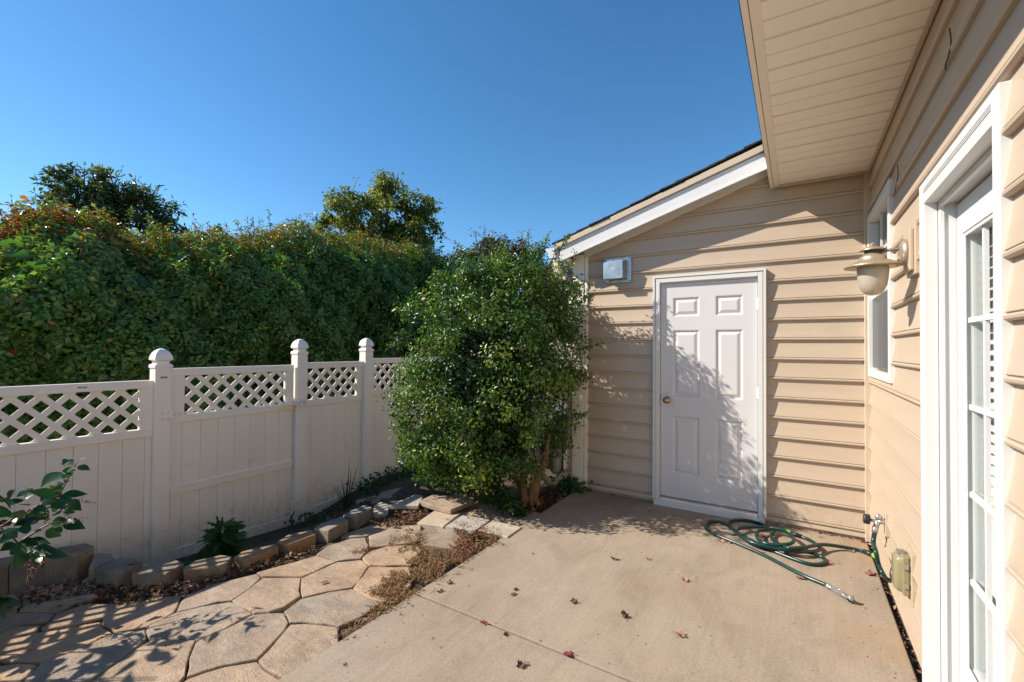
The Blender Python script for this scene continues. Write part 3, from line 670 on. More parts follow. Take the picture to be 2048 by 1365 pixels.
# ================================================================ THINGS ON THE WALLS
# wall lantern
LX, LY = .319, 2.83
lan = thing('wall_lantern', (W, LY, 1.92), 'bronze barn style wall lantern with a frosted glass globe beside the patio door', 'lantern')
lz = lambda z: z
b = MB(); b.box(W - .018, W + .01, LY - .10, LY + .085, 1.83, 2.065); b.box(W - .034, W - .018, LY - .08, LY + .065, 1.85, 2.045); b.build('mounting_block', 'siding', lan, bevel=.004)
b = MB(); b.lathe([(.064, 0), (.064, .008), (.058, .018), (.045, .024), (.001, .026)], (W - .034, LY, 1.945), (-1, 0, 0)); b.build('backplate', 'lamp_metal', lan, True)
b = MB(); b.tube([(W - .055, LY, 1.968), (LX + .03, LY, 1.962)], .0075, 10); b.tube(bezier([(W - .055, LY, 1.965), (W - .058, LY, 1.92), (W - .068, LY, 1.895), (W - .062, LY, 1.885)]), .005, 8); b.build('arm', 'lamp_metal', lan, True)
b = MB(); b.lathe([(.001, 1.889), (.118, 1.886), (.119, 1.889), (.095, 1.903), (.065, 1.917), (.055, 1.921), (.056, 1.930), (.052, 1.938), (.043, 1.944), (.036, 1.952), (.001, 1.952)], (LX, LY, 0)); b.build('shade', 'lamp_metal', lan, True)
b = MB(); b.lathe([(.034, 1.951), (.034, 1.972), (.001, 1.972)], (LX, LY, 0)); b.build('vent_ring', 'lamp_dark', lan, True)
b = MB(); b.lathe([(.001, 1.969), (.052, 1.968), (.053, 1.971), (.040, 1.981), (.018, 1.988), (.008, 1.990), (.007, 1.995), (.014, 1.997), (.013, 2.000), (.006, 2.004), (.001, 2.010)], (LX, LY, 0)); b.build('cap', 'lamp_metal', lan, True)
b = MB(); b.lathe([(.0005, 1.746), (.018, 1.748), (.034, 1.756), (.047, 1.772), (.056, 1.795), (.061, 1.825), (.0635, 1.860), (.0635, 1.886)], (LX, LY, 0), n=32); b.build('globe', 'globe', lan, True)
# vent hood on the wing
vent = thing('exhaust_vent', (-1.52, D, 2.25), 'galvanised metal exhaust vent hood on the wing wall under the rake', 'vent')
b = MB(); b.box(-1.660, -1.385, YB - .030, YB - .026, 2.140, 2.385); b.build('flange', 'steel', vent, bevel=.001)
b = MB(); b.loft([[(-1.645, YB - .03, 2.172), (-1.425, YB - .03, 2.172), (-1.425, YB - .03, 2.36), (-1.645, YB - .03, 2.36)], [(-1.635, YB - .075, 2.182), (-1.442, YB - .075, 2.182), (-1.442, YB - .075, 2.352), (-1.635, YB - .075, 2.352)]]); b.build('collar', 'steel', vent)
b = MB(); b.box(-1.640, -1.440, YB - .125, YB - .080, 2.168, 2.345); b.build('hood', 'steel', vent, bevel=.004)
b = MB()
for x, z in ((-1.648, 2.372), (-1.397, 2.372), (-1.648, 2.153), (-1.397, 2.153)): b.lathe([(.006, 0), (.006, .003), (.001, .004)], (x, YB - .030, z), (0, -1, 0), 8)
b.build('screw', 'black', vent)
b = MB()                                             # small embossed mark on the hood
for i in range(5): b.box(-1.562 + i * .009, -1.556 + i * .009, YB - .1265, YB - .1245, 2.262 + (.012 if i % 2 else 0), 2.285)
b.box(-1.556, -1.530, YB - .1265, YB - .1245, 2.252, 2.258); b.build('embossed_mark', 'white', vent)
# spigot
sy, sz = 3.63, .405
sp_ = thing('hose_bib', (W, sy, sz), 'outdoor spigot with a black round handle on the siding above the hose', 'spigot')
b = MB(); b.box(W - .016, W + .01, sy - .035, sy + .035, sz - .075, sz + .065); b.build('wall_plate', 'siding', sp_, bevel=.003)
b = MB(); b.tube([(W - .01, sy, sz + .005), (W - .055, sy, sz)], .015, 10); b.tube([(W - .05, sy, sz + .005), (W - .062, sy, sz - .045)], [.016, .014], 10); b.tube([(W - .05, sy, sz), (W - .095, sy, sz + .004)], [.012, .008], 8)
b.lathe([(.018, -.012), (.02, 0), (.018, .012)], (W - .045, sy, sz + .028), (0, 1, 0), 10); b.build('valve_body', 'chrome', sp_, True)
b = MB(); b.lathe([(.026, 0), (.031, .006), (.031, .026), (.026, .034), (.001, .034)], (W - .088, sy, sz + .004), (-1, 0, .05), 12); b.build('handle', 'black', sp_)
# outlet
oy = 2.93
ou = thing('outlet_cover', (W, oy, .4), 'amber brown weatherproof bubble cover over an outdoor outlet near the patio', 'outlet')
b = MB(); b.box(W - .016, W + .01, oy - .075, oy + .06, .255, .505); b.build('gasket_plate', 'gasket', ou, bevel=.004)
b = MB(); R_ = []
for o, s in ((.016, 1.0), (.032, 1.0), (.038, .97), (.060, .93), (.074, .80)):
    a, h = .052 * s, .092 * s; c = .02; ring = []
    for k in range(20):
        t = 2 * math.pi * k / 20; ct, st = math.cos(t), math.sin(t); e = .35
        ring.append((W - o, oy + a * math.copysign(abs(ct) ** e, ct), .385 + h * math.copysign(abs(st) ** e, st)))
    R_.append(ring)
b.loft(R_); b.build('cover', 'outlet', ou, True)
b = MB(); b.box(W - .046, W - .018, oy - .054, oy + .054, .29, .478); b.build('cover_rim', 'outlet', ou, bevel=.006)
for z in (.33, .42): b = MB(); b.box(W - .043, W - .024, oy - .062, oy - .055, z, z + .022); b.build('clip', 'chrome', ou)
b = MB(); b.box(W - .06, W - .03, oy - .01, oy + .02, .476, .489); b.build('clip', 'chrome', ou)
# gas meter beside the wing corner
mx_, my_ = -2.20, 4.30
gm = thing('gas_meter', (mx_, my_, 0), 'grey gas meter with pipes tucked between the bush and the wing corner', 'gas meter')
def lobe(cx, r, z0, z1):
    b = MB(); b.lathe([(r * .35, z0), (r * .75, z0 + .02), (r * .95, z0 + .06), (r, z0 + .11), (r, z1)], (cx, my_, 0), n=18); return b
lobe(mx_ - .045, .058, .19, .36).build('lower_bowl', 'meter', gm, True); lobe(mx_ + .05, .070, .15, .36).build('lower_bowl', 'meter', gm, True)
b = MB(); b.box(mx_ - .115, mx_ + .13, my_ - .075, my_ + .075, .355, .375); b.build('flange', 'meter', gm, bevel=.006)
b = MB()
for i in range(6): b.lathe([(.006, 0), (.006, .006), (.001, .008)], (mx_ - .10 + i * .042, my_ - .0745, .365), (0, -1, 0), 6)
b.build('bolt', 'black', gm)
b = MB(); b.loft([[(mx_ + s * .105 * k, my_ + t * .07 * k, z) for s, t in ((-1, -1), (-.4, -1.1), (.4, -1.1), (1.1, -1), (1.1, 1), (-1, 1))] for k, z in ((1, .375), (1, .47), (.85, .50))]); b.build('upper_case', 'meter', gm, True, bevel=.01)
b = MB(); b.tube([(mx_ - .03, my_, .49), (mx_ - .03, my_, .56)], [.026, .02], 10); b.tube([(mx_ + .045, my_, .49), (mx_ + .045, my_, .57)], [.024, .02], 10); b.tube(bezier([(mx_ + .045, my_, .56), (mx_ + .05, my_, .66), (mx_ + .10, my_ + .05, .70), (mx_ + .13, my_ + .1, .70)]), .017, 8); b.build('riser', 'pipe_grey', gm, True)
pb = MB(); P_ = bezier([(mx_ - .17, my_ - .05, .30), (mx_ - .11, my_ - .09, .20), (mx_ - .02, my_ - .11, .12), (mx_ + .06, my_ - .09, .08), (mx_ + .12, my_ - .04, .14), (mx_ + .19, my_, .20)], 7)
pb.tube(P_, [.034 + (.004 if i % 2 else -.003) for i in range(len(P_))], 10); pb.build('corrugated_pipe', 'pipe_grey', gm)
bp = MB(); bp.tube([(-2.075, 4.30, -.05), (-2.075, 4.30, .95)], .012, 8); tag(bp.build('conduit', 'black'), 'thin black vertical conduit standing behind the gas meter', 'conduit')

# ================================================================ GARDEN HOSE
G = lambda q, z=0: on_z((1380 + q[0] / 5.12, 1010 + q[1] / 5.12), z)
hose = thing('garden_hose', tuple(G((900, 380))), 'dark green garden hose coiled on the patio with a spray nozzle', 'hose')
HR = .0125
def hose_run(pts, lift):
    n = len(pts); P = []
    for i, q in enumerate(pts):
        z = HR + (lift[i] if hasattr(lift, '__len__') else lift); P.append(G(q, z))
    b = MB(); b.tube(bezier(P, 7), HR, 10); return b.build('hose_tube', 'hose', hose, True)
run = [(1409, 828), (1200, 742), (1000, 642), (750, 512), (500, 402), (290, 318), (190, 268), (162, 222), (215, 172), (320, 180), (430, 240), (480, 290), (560, 352), (720, 408), (900, 452), (1080, 470), (1230, 490), (1340, 528), (1388, 572), (1340, 608), (1210, 604), (1050, 552), (900, 492), (800, 455)]
hose_run(run, [0] * 10 + [.005, .01, .018, .022, .024, .022, .015, .005, 0, 0, 0, 0, .0, 0])
run2 = [(800, 455), (640, 370), (520, 310), (430, 240), (395, 200), (440, 162), (560, 158), (680, 182), (790, 222), (900, 246), (985, 270)]
hose_run(run2, [0, 0, 0, .0, 0, 0, 0, 0, .004, .006, .01])
run3 = [(1135, 325), (1220, 360), (1290, 402), (1330, 445), (1290, 474), (1150, 482), (980, 462), (800, 430), (640, 388), (530, 330), (480, 275), (520, 240), (640, 226), (790, 230), (920, 252), (1010, 296), (1062, 350), (1040, 392), (940, 410), (820, 406), (720, 372), (682, 318), (705, 268), (790, 250), (860, 262), (830, 320), (880, 390), (1000, 440), (1130, 440), (1240, 424), (1340, 408), (1460, 416), (1600, 438), (1700, 458), (1790, 482)]
hose_run(run3, [0, 0, .006, .012, .02, .03, .03, .03, .03, .03, .028, .026, .026, .03, .045, .05, .05, .05, .05, .048, .045, .04, .036, .032, .026, .01, .02, .05, .055, .05, .04, .025, .01, 0, 0])
b = MB(); b.tube([G((985, 268), .022), G((1035, 292), .02)], .016, 10); b.build('connector', 'lime', hose, True)
b = MB(); b.tube([G((1035, 290), .02), G((1140, 326), .014)], [.02, .016], 10); b.build('connector_sleeve', 'black', hose, True)
b = MB(); b.tube([G((1780, 478), .014), G((1880, 515), .018)], [.017, .021], 10); b.build('connector_sleeve', 'black', hose, True)
b = MB(); b.tube([G((1875, 513), .019), G((1925, 548), .019)], .017, 10); b.build('connector', 'lime', hose, True)
s0 = np.array([W - .062, sy, sz - .045]); g1 = on_z((1773, 1146), .014)
ld = [s0, s0 + [-.012, -.02, -.08], on_x((1752, 1105), W - .075), on_x((1757, 1128), W - .06), on_x((1767, 1150), W - .045), on_z((1778, 1166), .014), on_z((1790, 1192), .013)]
b = MB(); b.tube(bezier(ld, 8), HR, 10); b.build('hose_tube', 'hose', hose, True)
b = MB(); b.tube([s0 + [.0, 0, .012], s0 + [-.004, -.006, -.025]], .016, 10); b.build('coupling', 'chrome', hose, True)
nz = [G((1405, 828), .014), G((1480, 868), .018), G((1560, 915), .026), G((1640, 955), .034)]
b = MB(); b.tube(nz, [.014, .016, .014, .013], 10); b.tube([G((1405, 828), .014), G((1440, 848), .016)], .0175, 10); b.tube([G((1620, 945), .034), G((1668, 968), .026)], [.014, .018], 10); b.build('nozzle_body', 'chrome', hose, True)
b = MB(); b.tube(bezier([G((1600, 935), .04), G((1550, 890), .055), G((1520, 860), .062), G((1530, 880), .035)]), .004, 6); b.build('nozzle_lever', 'chrome', hose, True)
b = MB(); e = G((1640, 962), .026); b.lathe([(.017, 0), (.017, .012), (.010, .013), (.009, .008)], e, (.2, -1, -.1), 14); b.build('nozzle_tip', 'black', hose)

# ================================================================ FENCE AND GATE
fence = thing('vinyl_fence', (FX, 1.7, -.45), 'cream vinyl privacy fence with lattice top and pointed post caps', 'fence')
def post(y0, tip, parent):
    w = .122; yc = y0 + w / 2; z0 = zfence(yc) - .1; cap = tip - .172
    b = MB(); b.box(FX - .061, FX + .061, y0, y0 + w, z0, cap); p = b.build('post', 'rail_white', parent, bevel=.004)
    prof = [(.067, 0), (.067, .022), (.060, .030), (.049, .036), (.046, .044), (.048, .054), (.056, .064), (.067, .070), (.067, .080), (.064, .100), (.056, .122), (.043, .144), (.026, .160), (.008, .170), (.001, .172)]
    c = MB(); c.loft([[(FX + s * r, yc + t * r, cap + z) for s, t in ((-1, -1), (1, -1), (1, 1), (-1, 1))] for r, z in prof]); c.build('post_cap', 'rail_white', p); return p
def slat(parent, y0, y1, z0, z1, c, sgn, w=.042):
    # z = sgn*y + c clipped to the opening
    ext = .012
    lo, hi = y0 - ext, y1 + ext; zl, zh = z0 - ext, z1 + ext
    ya, yb = ((zl - c) / sgn, (zh - c) / sgn)
    ya, yb = max(lo, min(ya, yb)), min(hi, max(ya, yb))
    if yb - ya < .03: return
    h = w / 2 / math.sqrt(2); xo = -.004 if sgn > 0 else .004
    a = (ya, sgn * ya + c); bq = (yb, sgn * yb + c); nn = (-sgn * h, h)
    P = [(FX + xo - .0038, a[0] + nn[0], a[1] + nn[1]), (FX + xo - .0038, bq[0] + nn[0], bq[1] + nn[1]), (FX + xo - .0038, bq[0] - nn[0], bq[1] - nn[1]), (FX + xo - .0038, a[0] - nn[0], a[1] - nn[1])]
    b = MB(); b.prism(P, (.0076, 0, 0)); b.build('lattice_slat', 'vinyl_white', parent)
def panel(parent, y0, y1, top, midb, bots, stiles=(.085, .085), rail=.068, bar=None, detail=True, phase=0.0, bot_rail=.085):
    mid = midb + rail
    for zz, hh in ((top - rail, rail), (midb, rail)):
        b = MB(); b.box(FX - .026, FX + .026, y0, y1, zz, zz + hh); b.build('rail', 'rail_white', parent, bevel=.003)
    la, lb = y0 + stiles[0], y1 - stiles[1]; z0, z1 = mid, top - rail
    for a, c in ((y0, la), (lb, y1)):
        if c - a > .01: b = MB(); b.box(FX - .02, FX + .02, a, c, z0, z1); b.build('stile', 'vinyl_white', parent, bevel=.002)
    step = .1555
    c = -8 + phase
    while c < 8:
        slat(parent, la, lb, z0, z1, c, 1); c += step
    c = -2 + phase * 1.3
    while c < 14:
        slat(parent, la, lb, z0, z1, c, -1); c += step
    # boards
    bw = .1515; y = y0; zb = lambda yy: bots[0] + (bots[1] - bots[0]) * (yy - y0) / (y1 - y0)
    first = True
    while y < y1 - .004:
        ye = min(y + (bw if not first else bw * .62), y1); first = False
        b = MB(); b.loft([[(FX - .010, y + .0003, zb(y)), (FX + .010, y + .0012, zb(y)), (FX + .010, ye - .0012, zb(ye)), (FX - .010, ye - .0003, zb(ye))], [(FX - .010, y + .0003, midb + .005), (FX + .010, y + .0012, midb + .005), (FX + .010, ye - .0012, midb + .005), (FX - .010, ye - .0003, midb + .005)]]); b.build('board', 'vinyl_white', parent)
        y = ye
    b = MB(); b.prism([(FX - .024, y0, zb(y0) - .01), (FX - .024, y1, zb(y1) - .01), (FX - .024, y1, zb(y1) + bot_rail), (FX - .024, y0, zb(y0) + bot_rail)], (.048, 0, 0)); b.build('rail', 'rail_white', parent, bevel=.003)
    if bar:
        b = MB(); b.box(FX - .024, FX + .026, y0, y1, bar[0], bar[1]); b.build('rail', 'rail_white', parent, bevel=.003)
for y0, tip in ((1.665, 1.449), (2.980, 1.559), (3.915, 1.591), (5.95, 1.62), (7.98, 1.64), (10.0, 1.64)): post(y0, tip, fence)
panel(fence, -.75, 1.665, 1.172, .687, (-.50, -.50), (.085, .092), phase=.02)
panel(fence, 3.102, 3.915, 1.289, .793, (-.470, -.415), (.0, .10), phase=.05)
panel(fence, 4.037, 5.95, 1.322, .833, (-.30, -.18), (.06, .085), phase=.09)
panel(fence, 6.07, 7.98, 1.34, .85, (-.18, -.14), phase=.03); panel(fence, 8.1, 10.0, 1.34, .85, (-.14, -.12), phase=.07)
b = MB()
for (y, z) in ((1.20, 1.139),): b.box(FX + .0262, FX + .0272, y - .025, y + .03, z - .005, z + .008)
b.build('sticker', 'tag_grey', fence)
b = MB(); b.box(FX + .0612, FX + .0622, 1.70, 1.752, 1.185, 1.202); b.build('sticker', 'tag_grey', fence)
gate = thing('garden_gate', (FX, 1.8, -.44), 'cream vinyl gate with lattice top hung between two fence posts', 'gate')
panel(gate, 1.800, 2.962, 1.268, .778, (-.435, -.495), (.105, .095), bar=(.136, .212), phase=.06)
b = MB(); b.box(FX + .0615, FX + .066, 1.708, 1.786, .875, .893); b.box(FX + .0615, FX + .066, 1.708, 1.786, .822, .840); b.tube([(FX + .063, 1.793, .818), (FX + .063, 1.793, .90)], .010, 8); b.box(FX + .0262, FX + .031, 1.80, 1.925, .842, .872); b.build('hinge', 'rail_white', gate, bevel=.002)
b = MB()
for y, z in ((1.718, .884), (1.765, .884), (1.718, .831), (1.765, .831)): b.lathe([(.006, 0), (.005, .004), (.001, .005)], (FX + .066, y, z), (1, 0, 0), 8)
for y in (1.825, 1.868, 1.907): b.lathe([(.006, 0), (.005, .004), (.001, .005)], (FX + .031, y, .857), (1, 0, 0), 8)
b.build('screw', 'chrome', gate)
b = MB(); b.box(FX + .027, FX + .075, 2.78, 3.0, .828, .850); b.prism([(FX + .07, 2.77, .845), (FX + .07, 3.02, .85), (FX + .07, 3.02, .858), (FX + .07, 2.77, .852)], (.012, 0, 0)); b.build('latch', 'rail_white', gate, bevel=.003)
st = MB(); rr = random.Random(4); cx_ = np.array([FX + .085, 3.03, .862])
for i in range(16):
    a = cx_ + np.array([rr.uniform(-.012, .012), rr.uniform(-.03, .03), rr.uniform(-.02, .02)]); d = np.array([rr.uniform(0, .03), rr.uniform(-.05, .05), rr.uniform(-.09, .05)])
    st.tube(bezier([a, a + d * .5 + np.array([.01, 0, .012]), a + d]), .0032, 5)
tag(st.build('string_knot', 'string'), 'knotted pale string tying the gate latch to the post', 'string')

# ================================================================ PLANTS
def ground_z(x, y): return soil(x, y)
def vine(b, pts, r0, r1, n=7):
    P = bezier(pts, 6); b.tube(P, [r0 + (r1 - r0) * i / (len(P) - 1) for i in range(len(P))], n); return P
# ---- hedge
HY = [-6.0, .55, 1.14, 1.37, 1.64, 1.96, 2.47, 3.25, 4.22, 5.60, 7.66, 8.93, 11.4, 14.0]
HZ = [2.45, 2.42, 2.82, 2.95, 3.02, 2.95, 2.95, 3.05, 3.43, 3.55, 3.69, 3.60, 3.2, 3.0]
HY = [v * 1.056 for v in HY]; HZ = [1.475 + (v - 1.475) * 1.056 for v in HZ]
hedge = thing('hedge', (-7.0, 4, -.3), 'tall dense green hedge behind the fence, its top turning orange and red', 'hedge')
def hedge_leaves(n, inner, size):
    y = RNG.uniform(-2.6, 12.5, n) if inner else np.where(RNG.uniform(0, 1, n) < .93, RNG.uniform(-.2, 12.0, n), RNG.uniform(-3, -.2, n))
    top = np.interp(y, HY, HZ) + .07 * np.sin(y * 4.3) + .06 * np.sin(y * 9.4 + 1) + .04 * np.sin(y * 19)
    bottom = .1
    k = RNG.uniform(0, 1, n) > (.80 if not inner else 2)
    z = bottom + RNG.uniform(0, 1, n) * (top - bottom - (.32 if inner else 0))
    t = np.clip((z - bottom) / (top - bottom), 0, 1)
    relief = .14 * np.sin(y * 2.6 + z * 1.9) + .10 * np.sin(y * 5.3 - z * 3.7 + 2) + .07 * np.sin(y * 10 + z * 8) + .05 * np.sin(y * 17 - z * 15)
    xfront = -6.35 + relief - 1.25 * np.clip((t - .42) / .58, 0, 1) ** 2.4
    depth = np.abs(RNG.normal(0, .12, n)) if not inner else RNG.uniform(.10, .9, n)
    x = xfront - depth
    x[k] = RNG.uniform(-8.5, -7.3, k.sum()); z[k] = top[k] - np.abs(RNG.normal(0, .10, k.sum())) - .30 * np.abs(x[k] + 7.7) ** 1.5 + .5 * relief[k]
    t[k] = 1
    c = np.stack([x, y, z], 1)
    outw = np.stack([np.where(k, .2, 1.0), np.zeros(n), np.where(k, 1.0, .35 + .5 * np.clip((t - .6) / .4, 0, 1))], 1)
    nrm = unit(outw) + RNG.normal(0, .50, (n, 3))
    ax = np.stack([RNG.normal(.25, .4, n), RNG.normal(0, .85, n), RNG.normal(-.45, .5, n)], 1)
    L = RNG.uniform(.5, 1.35, n) * size * (1.2 if inner else np.clip(1.25 - .012 * (y + 1) ** 2, .95, 1.25)); w = L * RNG.uniform(.46, .66, n)
    tint = np.clip(RNG.normal(.34, .12, n), .02, .55)
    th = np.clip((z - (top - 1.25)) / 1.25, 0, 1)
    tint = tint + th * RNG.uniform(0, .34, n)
    patch = .5 + .5 * np.sin(y * 1.7 + 1.2 + .6 * np.sin(z * 3)) * np.sin(y * .9 + z * 1.1)
    red = RNG.uniform(0, 1, n) < (.008 + .42 * th ** 2.6 * (.25 + .75 * patch))
    tint[red] = RNG.uniform(.64, .90, red.sum())
    left = (y < 1.80) & (th > .86) & (RNG.uniform(0, 1, n) < .3); tint[left] = RNG.uniform(.80, 1.0, left.sum())
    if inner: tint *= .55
    return leaf_arrays(c, nrm, ax, L, w), tint
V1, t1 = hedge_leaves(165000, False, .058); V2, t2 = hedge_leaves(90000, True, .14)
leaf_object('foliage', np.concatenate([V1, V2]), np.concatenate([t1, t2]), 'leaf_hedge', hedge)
rr = random.Random(9); sv = []; stt = []
br = MB()
for i in range(150):                                    # shoots that break the top line
    y = rr.uniform(.5, 11); z = float(np.interp(y, HY, HZ)) - .05; x = rr.uniform(-8.1, -7.4); L = rr.uniform(.12, .42)
    p0 = np.array([x, y, z - .1]); p1 = p0 + np.array([rr.uniform(-.05, .12), rr.uniform(-.14, .14), L + .1]); P = vine(br, [p0, (p0 + p1) / 2 + [rr.uniform(-.03, .03), 0, 0], p1], .004, .0015, 4)
    m = 14; f = RNG.uniform(.15, 1, m); c = np.array([P[min(len(P) - 1, int(q * (len(P) - 1)))] for q in f]); sv.append(leaf_arrays(c, np.array([.6, 0, .8]) + RNG.normal(0, .5, (m, 3)), RNG.normal(0, 1, (m, 3)) + [0, 0, .5], RNG.uniform(.045, .075, m), RNG.uniform(.022, .036, m)))
    stt.append(np.clip(RNG.normal(.5, .12, m) + (rr.random() < .25) * .3, 0, 1))
leaf_object('shoot_leaves', np.concatenate(sv), np.concatenate(stt), 'leaf_hedge', hedge)
for i in range(16):
    y = -.4 + i * .62; base = np.array([-7.0, y, -.4]); vine(br, [base, base + [.1, rr.uniform(-.2, .2), 1.0], base + [-.05, rr.uniform(-.4, .4), 2.3]], .03, .008, 6)
stuff(br.build('branches', 'twig', hedge, True))

# ---- the big clipped bush by the wing
bc = np.array([-2.60, 3.68, 1.20]); bush = thing('holly_bush', (-2.2, 3.7, 0), 'large glossy rounded green bush growing at the corner of the wing', 'bush')
def clumps(c, rad, ncl, cr, per, size, aspect, mu, sd, seed, power=2.0, fill=.35, up=.35, rn=.65, amp=.10, lo=-1.0):
    """a crown made of many small leaf clumps on and inside an ellipsoid"""
    r = np.random.default_rng(seed); d = unit(r.normal(size=(ncl * 3, 3))); d = d[d[:, 2] > lo][:ncl]; n = len(d)
    R_ = lumps(d, seed, 7, amp, 3.2) / (np.sum(np.abs(d) ** power, 1) ** (1 / power))
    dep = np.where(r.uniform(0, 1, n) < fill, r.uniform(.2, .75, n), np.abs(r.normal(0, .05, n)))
    cc = np.array(c) + d * (R_ * (1 - dep))[:, None] * np.array(rad); cs = cr * r.uniform(.6, 1.35, n); ct = r.normal(0, sd * .6, n)
    idx = np.repeat(np.arange(n), per); m = len(idx); e = rnd_dir(m); rr_ = RNG.uniform(0, 1, m) ** .5
    P = cc[idx] + e * (cs[idx] * rr_)[:, None] * np.array([1, 1, .85])
    nr = unit(e * .7 + d[idx] * .8) + np.array([0, 0, up]) + RNG.normal(0, rn, (m, 3)); ax = e * .6 + d[idx] * .3 + RNG.normal(0, .7, (m, 3))
    L = RNG.uniform(.65, 1.3, m) * size
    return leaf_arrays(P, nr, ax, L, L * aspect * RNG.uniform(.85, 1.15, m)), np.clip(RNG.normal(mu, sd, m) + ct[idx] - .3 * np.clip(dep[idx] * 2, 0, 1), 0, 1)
def join(parts): return np.concatenate([p[0] for p in parts]), np.concatenate([p[1] for p in parts])
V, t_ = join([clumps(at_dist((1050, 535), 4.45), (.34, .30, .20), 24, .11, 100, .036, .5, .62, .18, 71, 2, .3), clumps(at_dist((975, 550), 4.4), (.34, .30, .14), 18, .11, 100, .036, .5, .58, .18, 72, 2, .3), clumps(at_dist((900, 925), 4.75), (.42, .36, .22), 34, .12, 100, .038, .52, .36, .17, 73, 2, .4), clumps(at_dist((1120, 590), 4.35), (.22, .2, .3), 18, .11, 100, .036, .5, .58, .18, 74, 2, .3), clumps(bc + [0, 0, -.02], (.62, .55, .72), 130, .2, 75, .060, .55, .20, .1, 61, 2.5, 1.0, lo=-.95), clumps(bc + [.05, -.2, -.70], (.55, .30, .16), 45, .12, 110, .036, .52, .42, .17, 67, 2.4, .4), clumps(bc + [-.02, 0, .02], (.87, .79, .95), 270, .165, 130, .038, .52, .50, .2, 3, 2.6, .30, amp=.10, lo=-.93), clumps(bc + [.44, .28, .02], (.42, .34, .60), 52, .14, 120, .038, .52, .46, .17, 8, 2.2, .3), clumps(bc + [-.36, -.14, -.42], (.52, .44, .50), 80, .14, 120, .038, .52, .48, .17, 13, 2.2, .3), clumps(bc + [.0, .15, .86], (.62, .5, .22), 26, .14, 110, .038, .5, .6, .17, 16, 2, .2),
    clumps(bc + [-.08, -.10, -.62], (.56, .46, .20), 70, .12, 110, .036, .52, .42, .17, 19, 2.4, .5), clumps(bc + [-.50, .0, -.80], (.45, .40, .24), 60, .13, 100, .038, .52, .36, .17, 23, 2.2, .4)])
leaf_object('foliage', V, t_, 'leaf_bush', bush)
tk = MB(); tb = on_ground((1060, 1012), -.03); ends = [(-.18, .10, .85), (.02, .25, .9), (.20, .05, .75), (-.45, .15, .8), (.08, -.05, .6), (-.65, .05, .70)]
for i, e in enumerate(ends):
    s = tb + np.array([rr.uniform(-.05, .05), rr.uniform(-.04, .06), -.05]); m = s + np.array([e[0] * .25, e[1] * .3, .22]); vine(tk, [s, m, s + np.array([e[0] * .7, e[1], e[2] * .62]), s + np.array(e)], .052 if i < 3 else .03, .016, 8)
for i in range(7):
    a = i / 7 * 6.3; s = tb + np.array([0, 0, .08]); vine(tk, [s, s + np.array([math.cos(a) * .09, math.sin(a) * .09, -.05]), s + np.array([math.cos(a) * .17, math.sin(a) * .17, -.11])], .032, .010, 6)
for (x0, y0), (x1, y1) in (((1062, 965), (1020, 925)), ((1055, 935), (1018, 926)), ((1040, 960), (992, 925)), ((1025, 968), (1035, 958)), ((968, 1000), (966, 925)), ((1066, 940), (1090, 905)), ((1070, 930), (1048, 890))):
    a = at_dist((x0, y0), 4.15); c = at_dist((x1, y1), 4.10); vine(tk, [a, (a + c) / 2 + [0, .02, .02], c], .012, .006, 6)
tk.build('trunk', 'bark', bush, True)
tw = MB(); sv = []; stt = []
SH = [((1040, 560), (1075, 500), (1096, 478)), ((1060, 570), (1085, 505), (1100, 462)), ((1085, 560), (1105, 520), (1112, 480)), ((1010, 545), (1000, 505), (1010, 478)), ((1100, 560), (1140, 535), (1150, 500)), ((1050, 540), (1045, 500), (1058, 470)), ((960, 540), (935, 510), (905, 492)), ((975, 530), (985, 495), (975, 468)), ((940, 545), (925, 520), (920, 500)),
      ((1150, 610), (1172, 596), (1186, 588)), ((1150, 700), (1185, 692), (1208, 686)), ((1145, 830), (1165, 830), (1178, 822)), ((880, 560), (872, 550), (866, 538)), ((830, 830), (800, 832), (784, 826)), ((835, 900), (805, 898), (788, 890)), ((870, 700), (800, 690), (775, 694)), ((1120, 500), (1130, 480), (1138, 470)), ((1110, 640), (1150, 640), (1172, 650))]
for q in SH:
    P = vine(tw, [at_dist(q[0], 4.45), at_dist(q[1], 4.40), at_dist(q[2], 4.38)], .006, .002, 5)
    for rep in range(3):
        m = 12; f = RNG.uniform(.1, 1, m); c = np.array([P[int(k * (len(P) - 1))] for k in f]) + RNG.normal(0, .012, (m, 3))
        sv.append(leaf_arrays(c, RNG.normal(0, .6, (m, 3)) + [.2, -.5, .8], RNG.normal(0, .8, (m, 3)) + (P[-1] - P[0]) * 2, RNG.uniform(.028, .045, m), RNG.uniform(.015, .022, m))); stt.append(np.clip(RNG.normal(.6, .2, m), 0, 1))
leaf_object('shoot_leaves', np.concatenate(sv), np.concatenate(stt), 'leaf_bush', bush); stuff(tw.build('twigs', 'twig', bush, True))

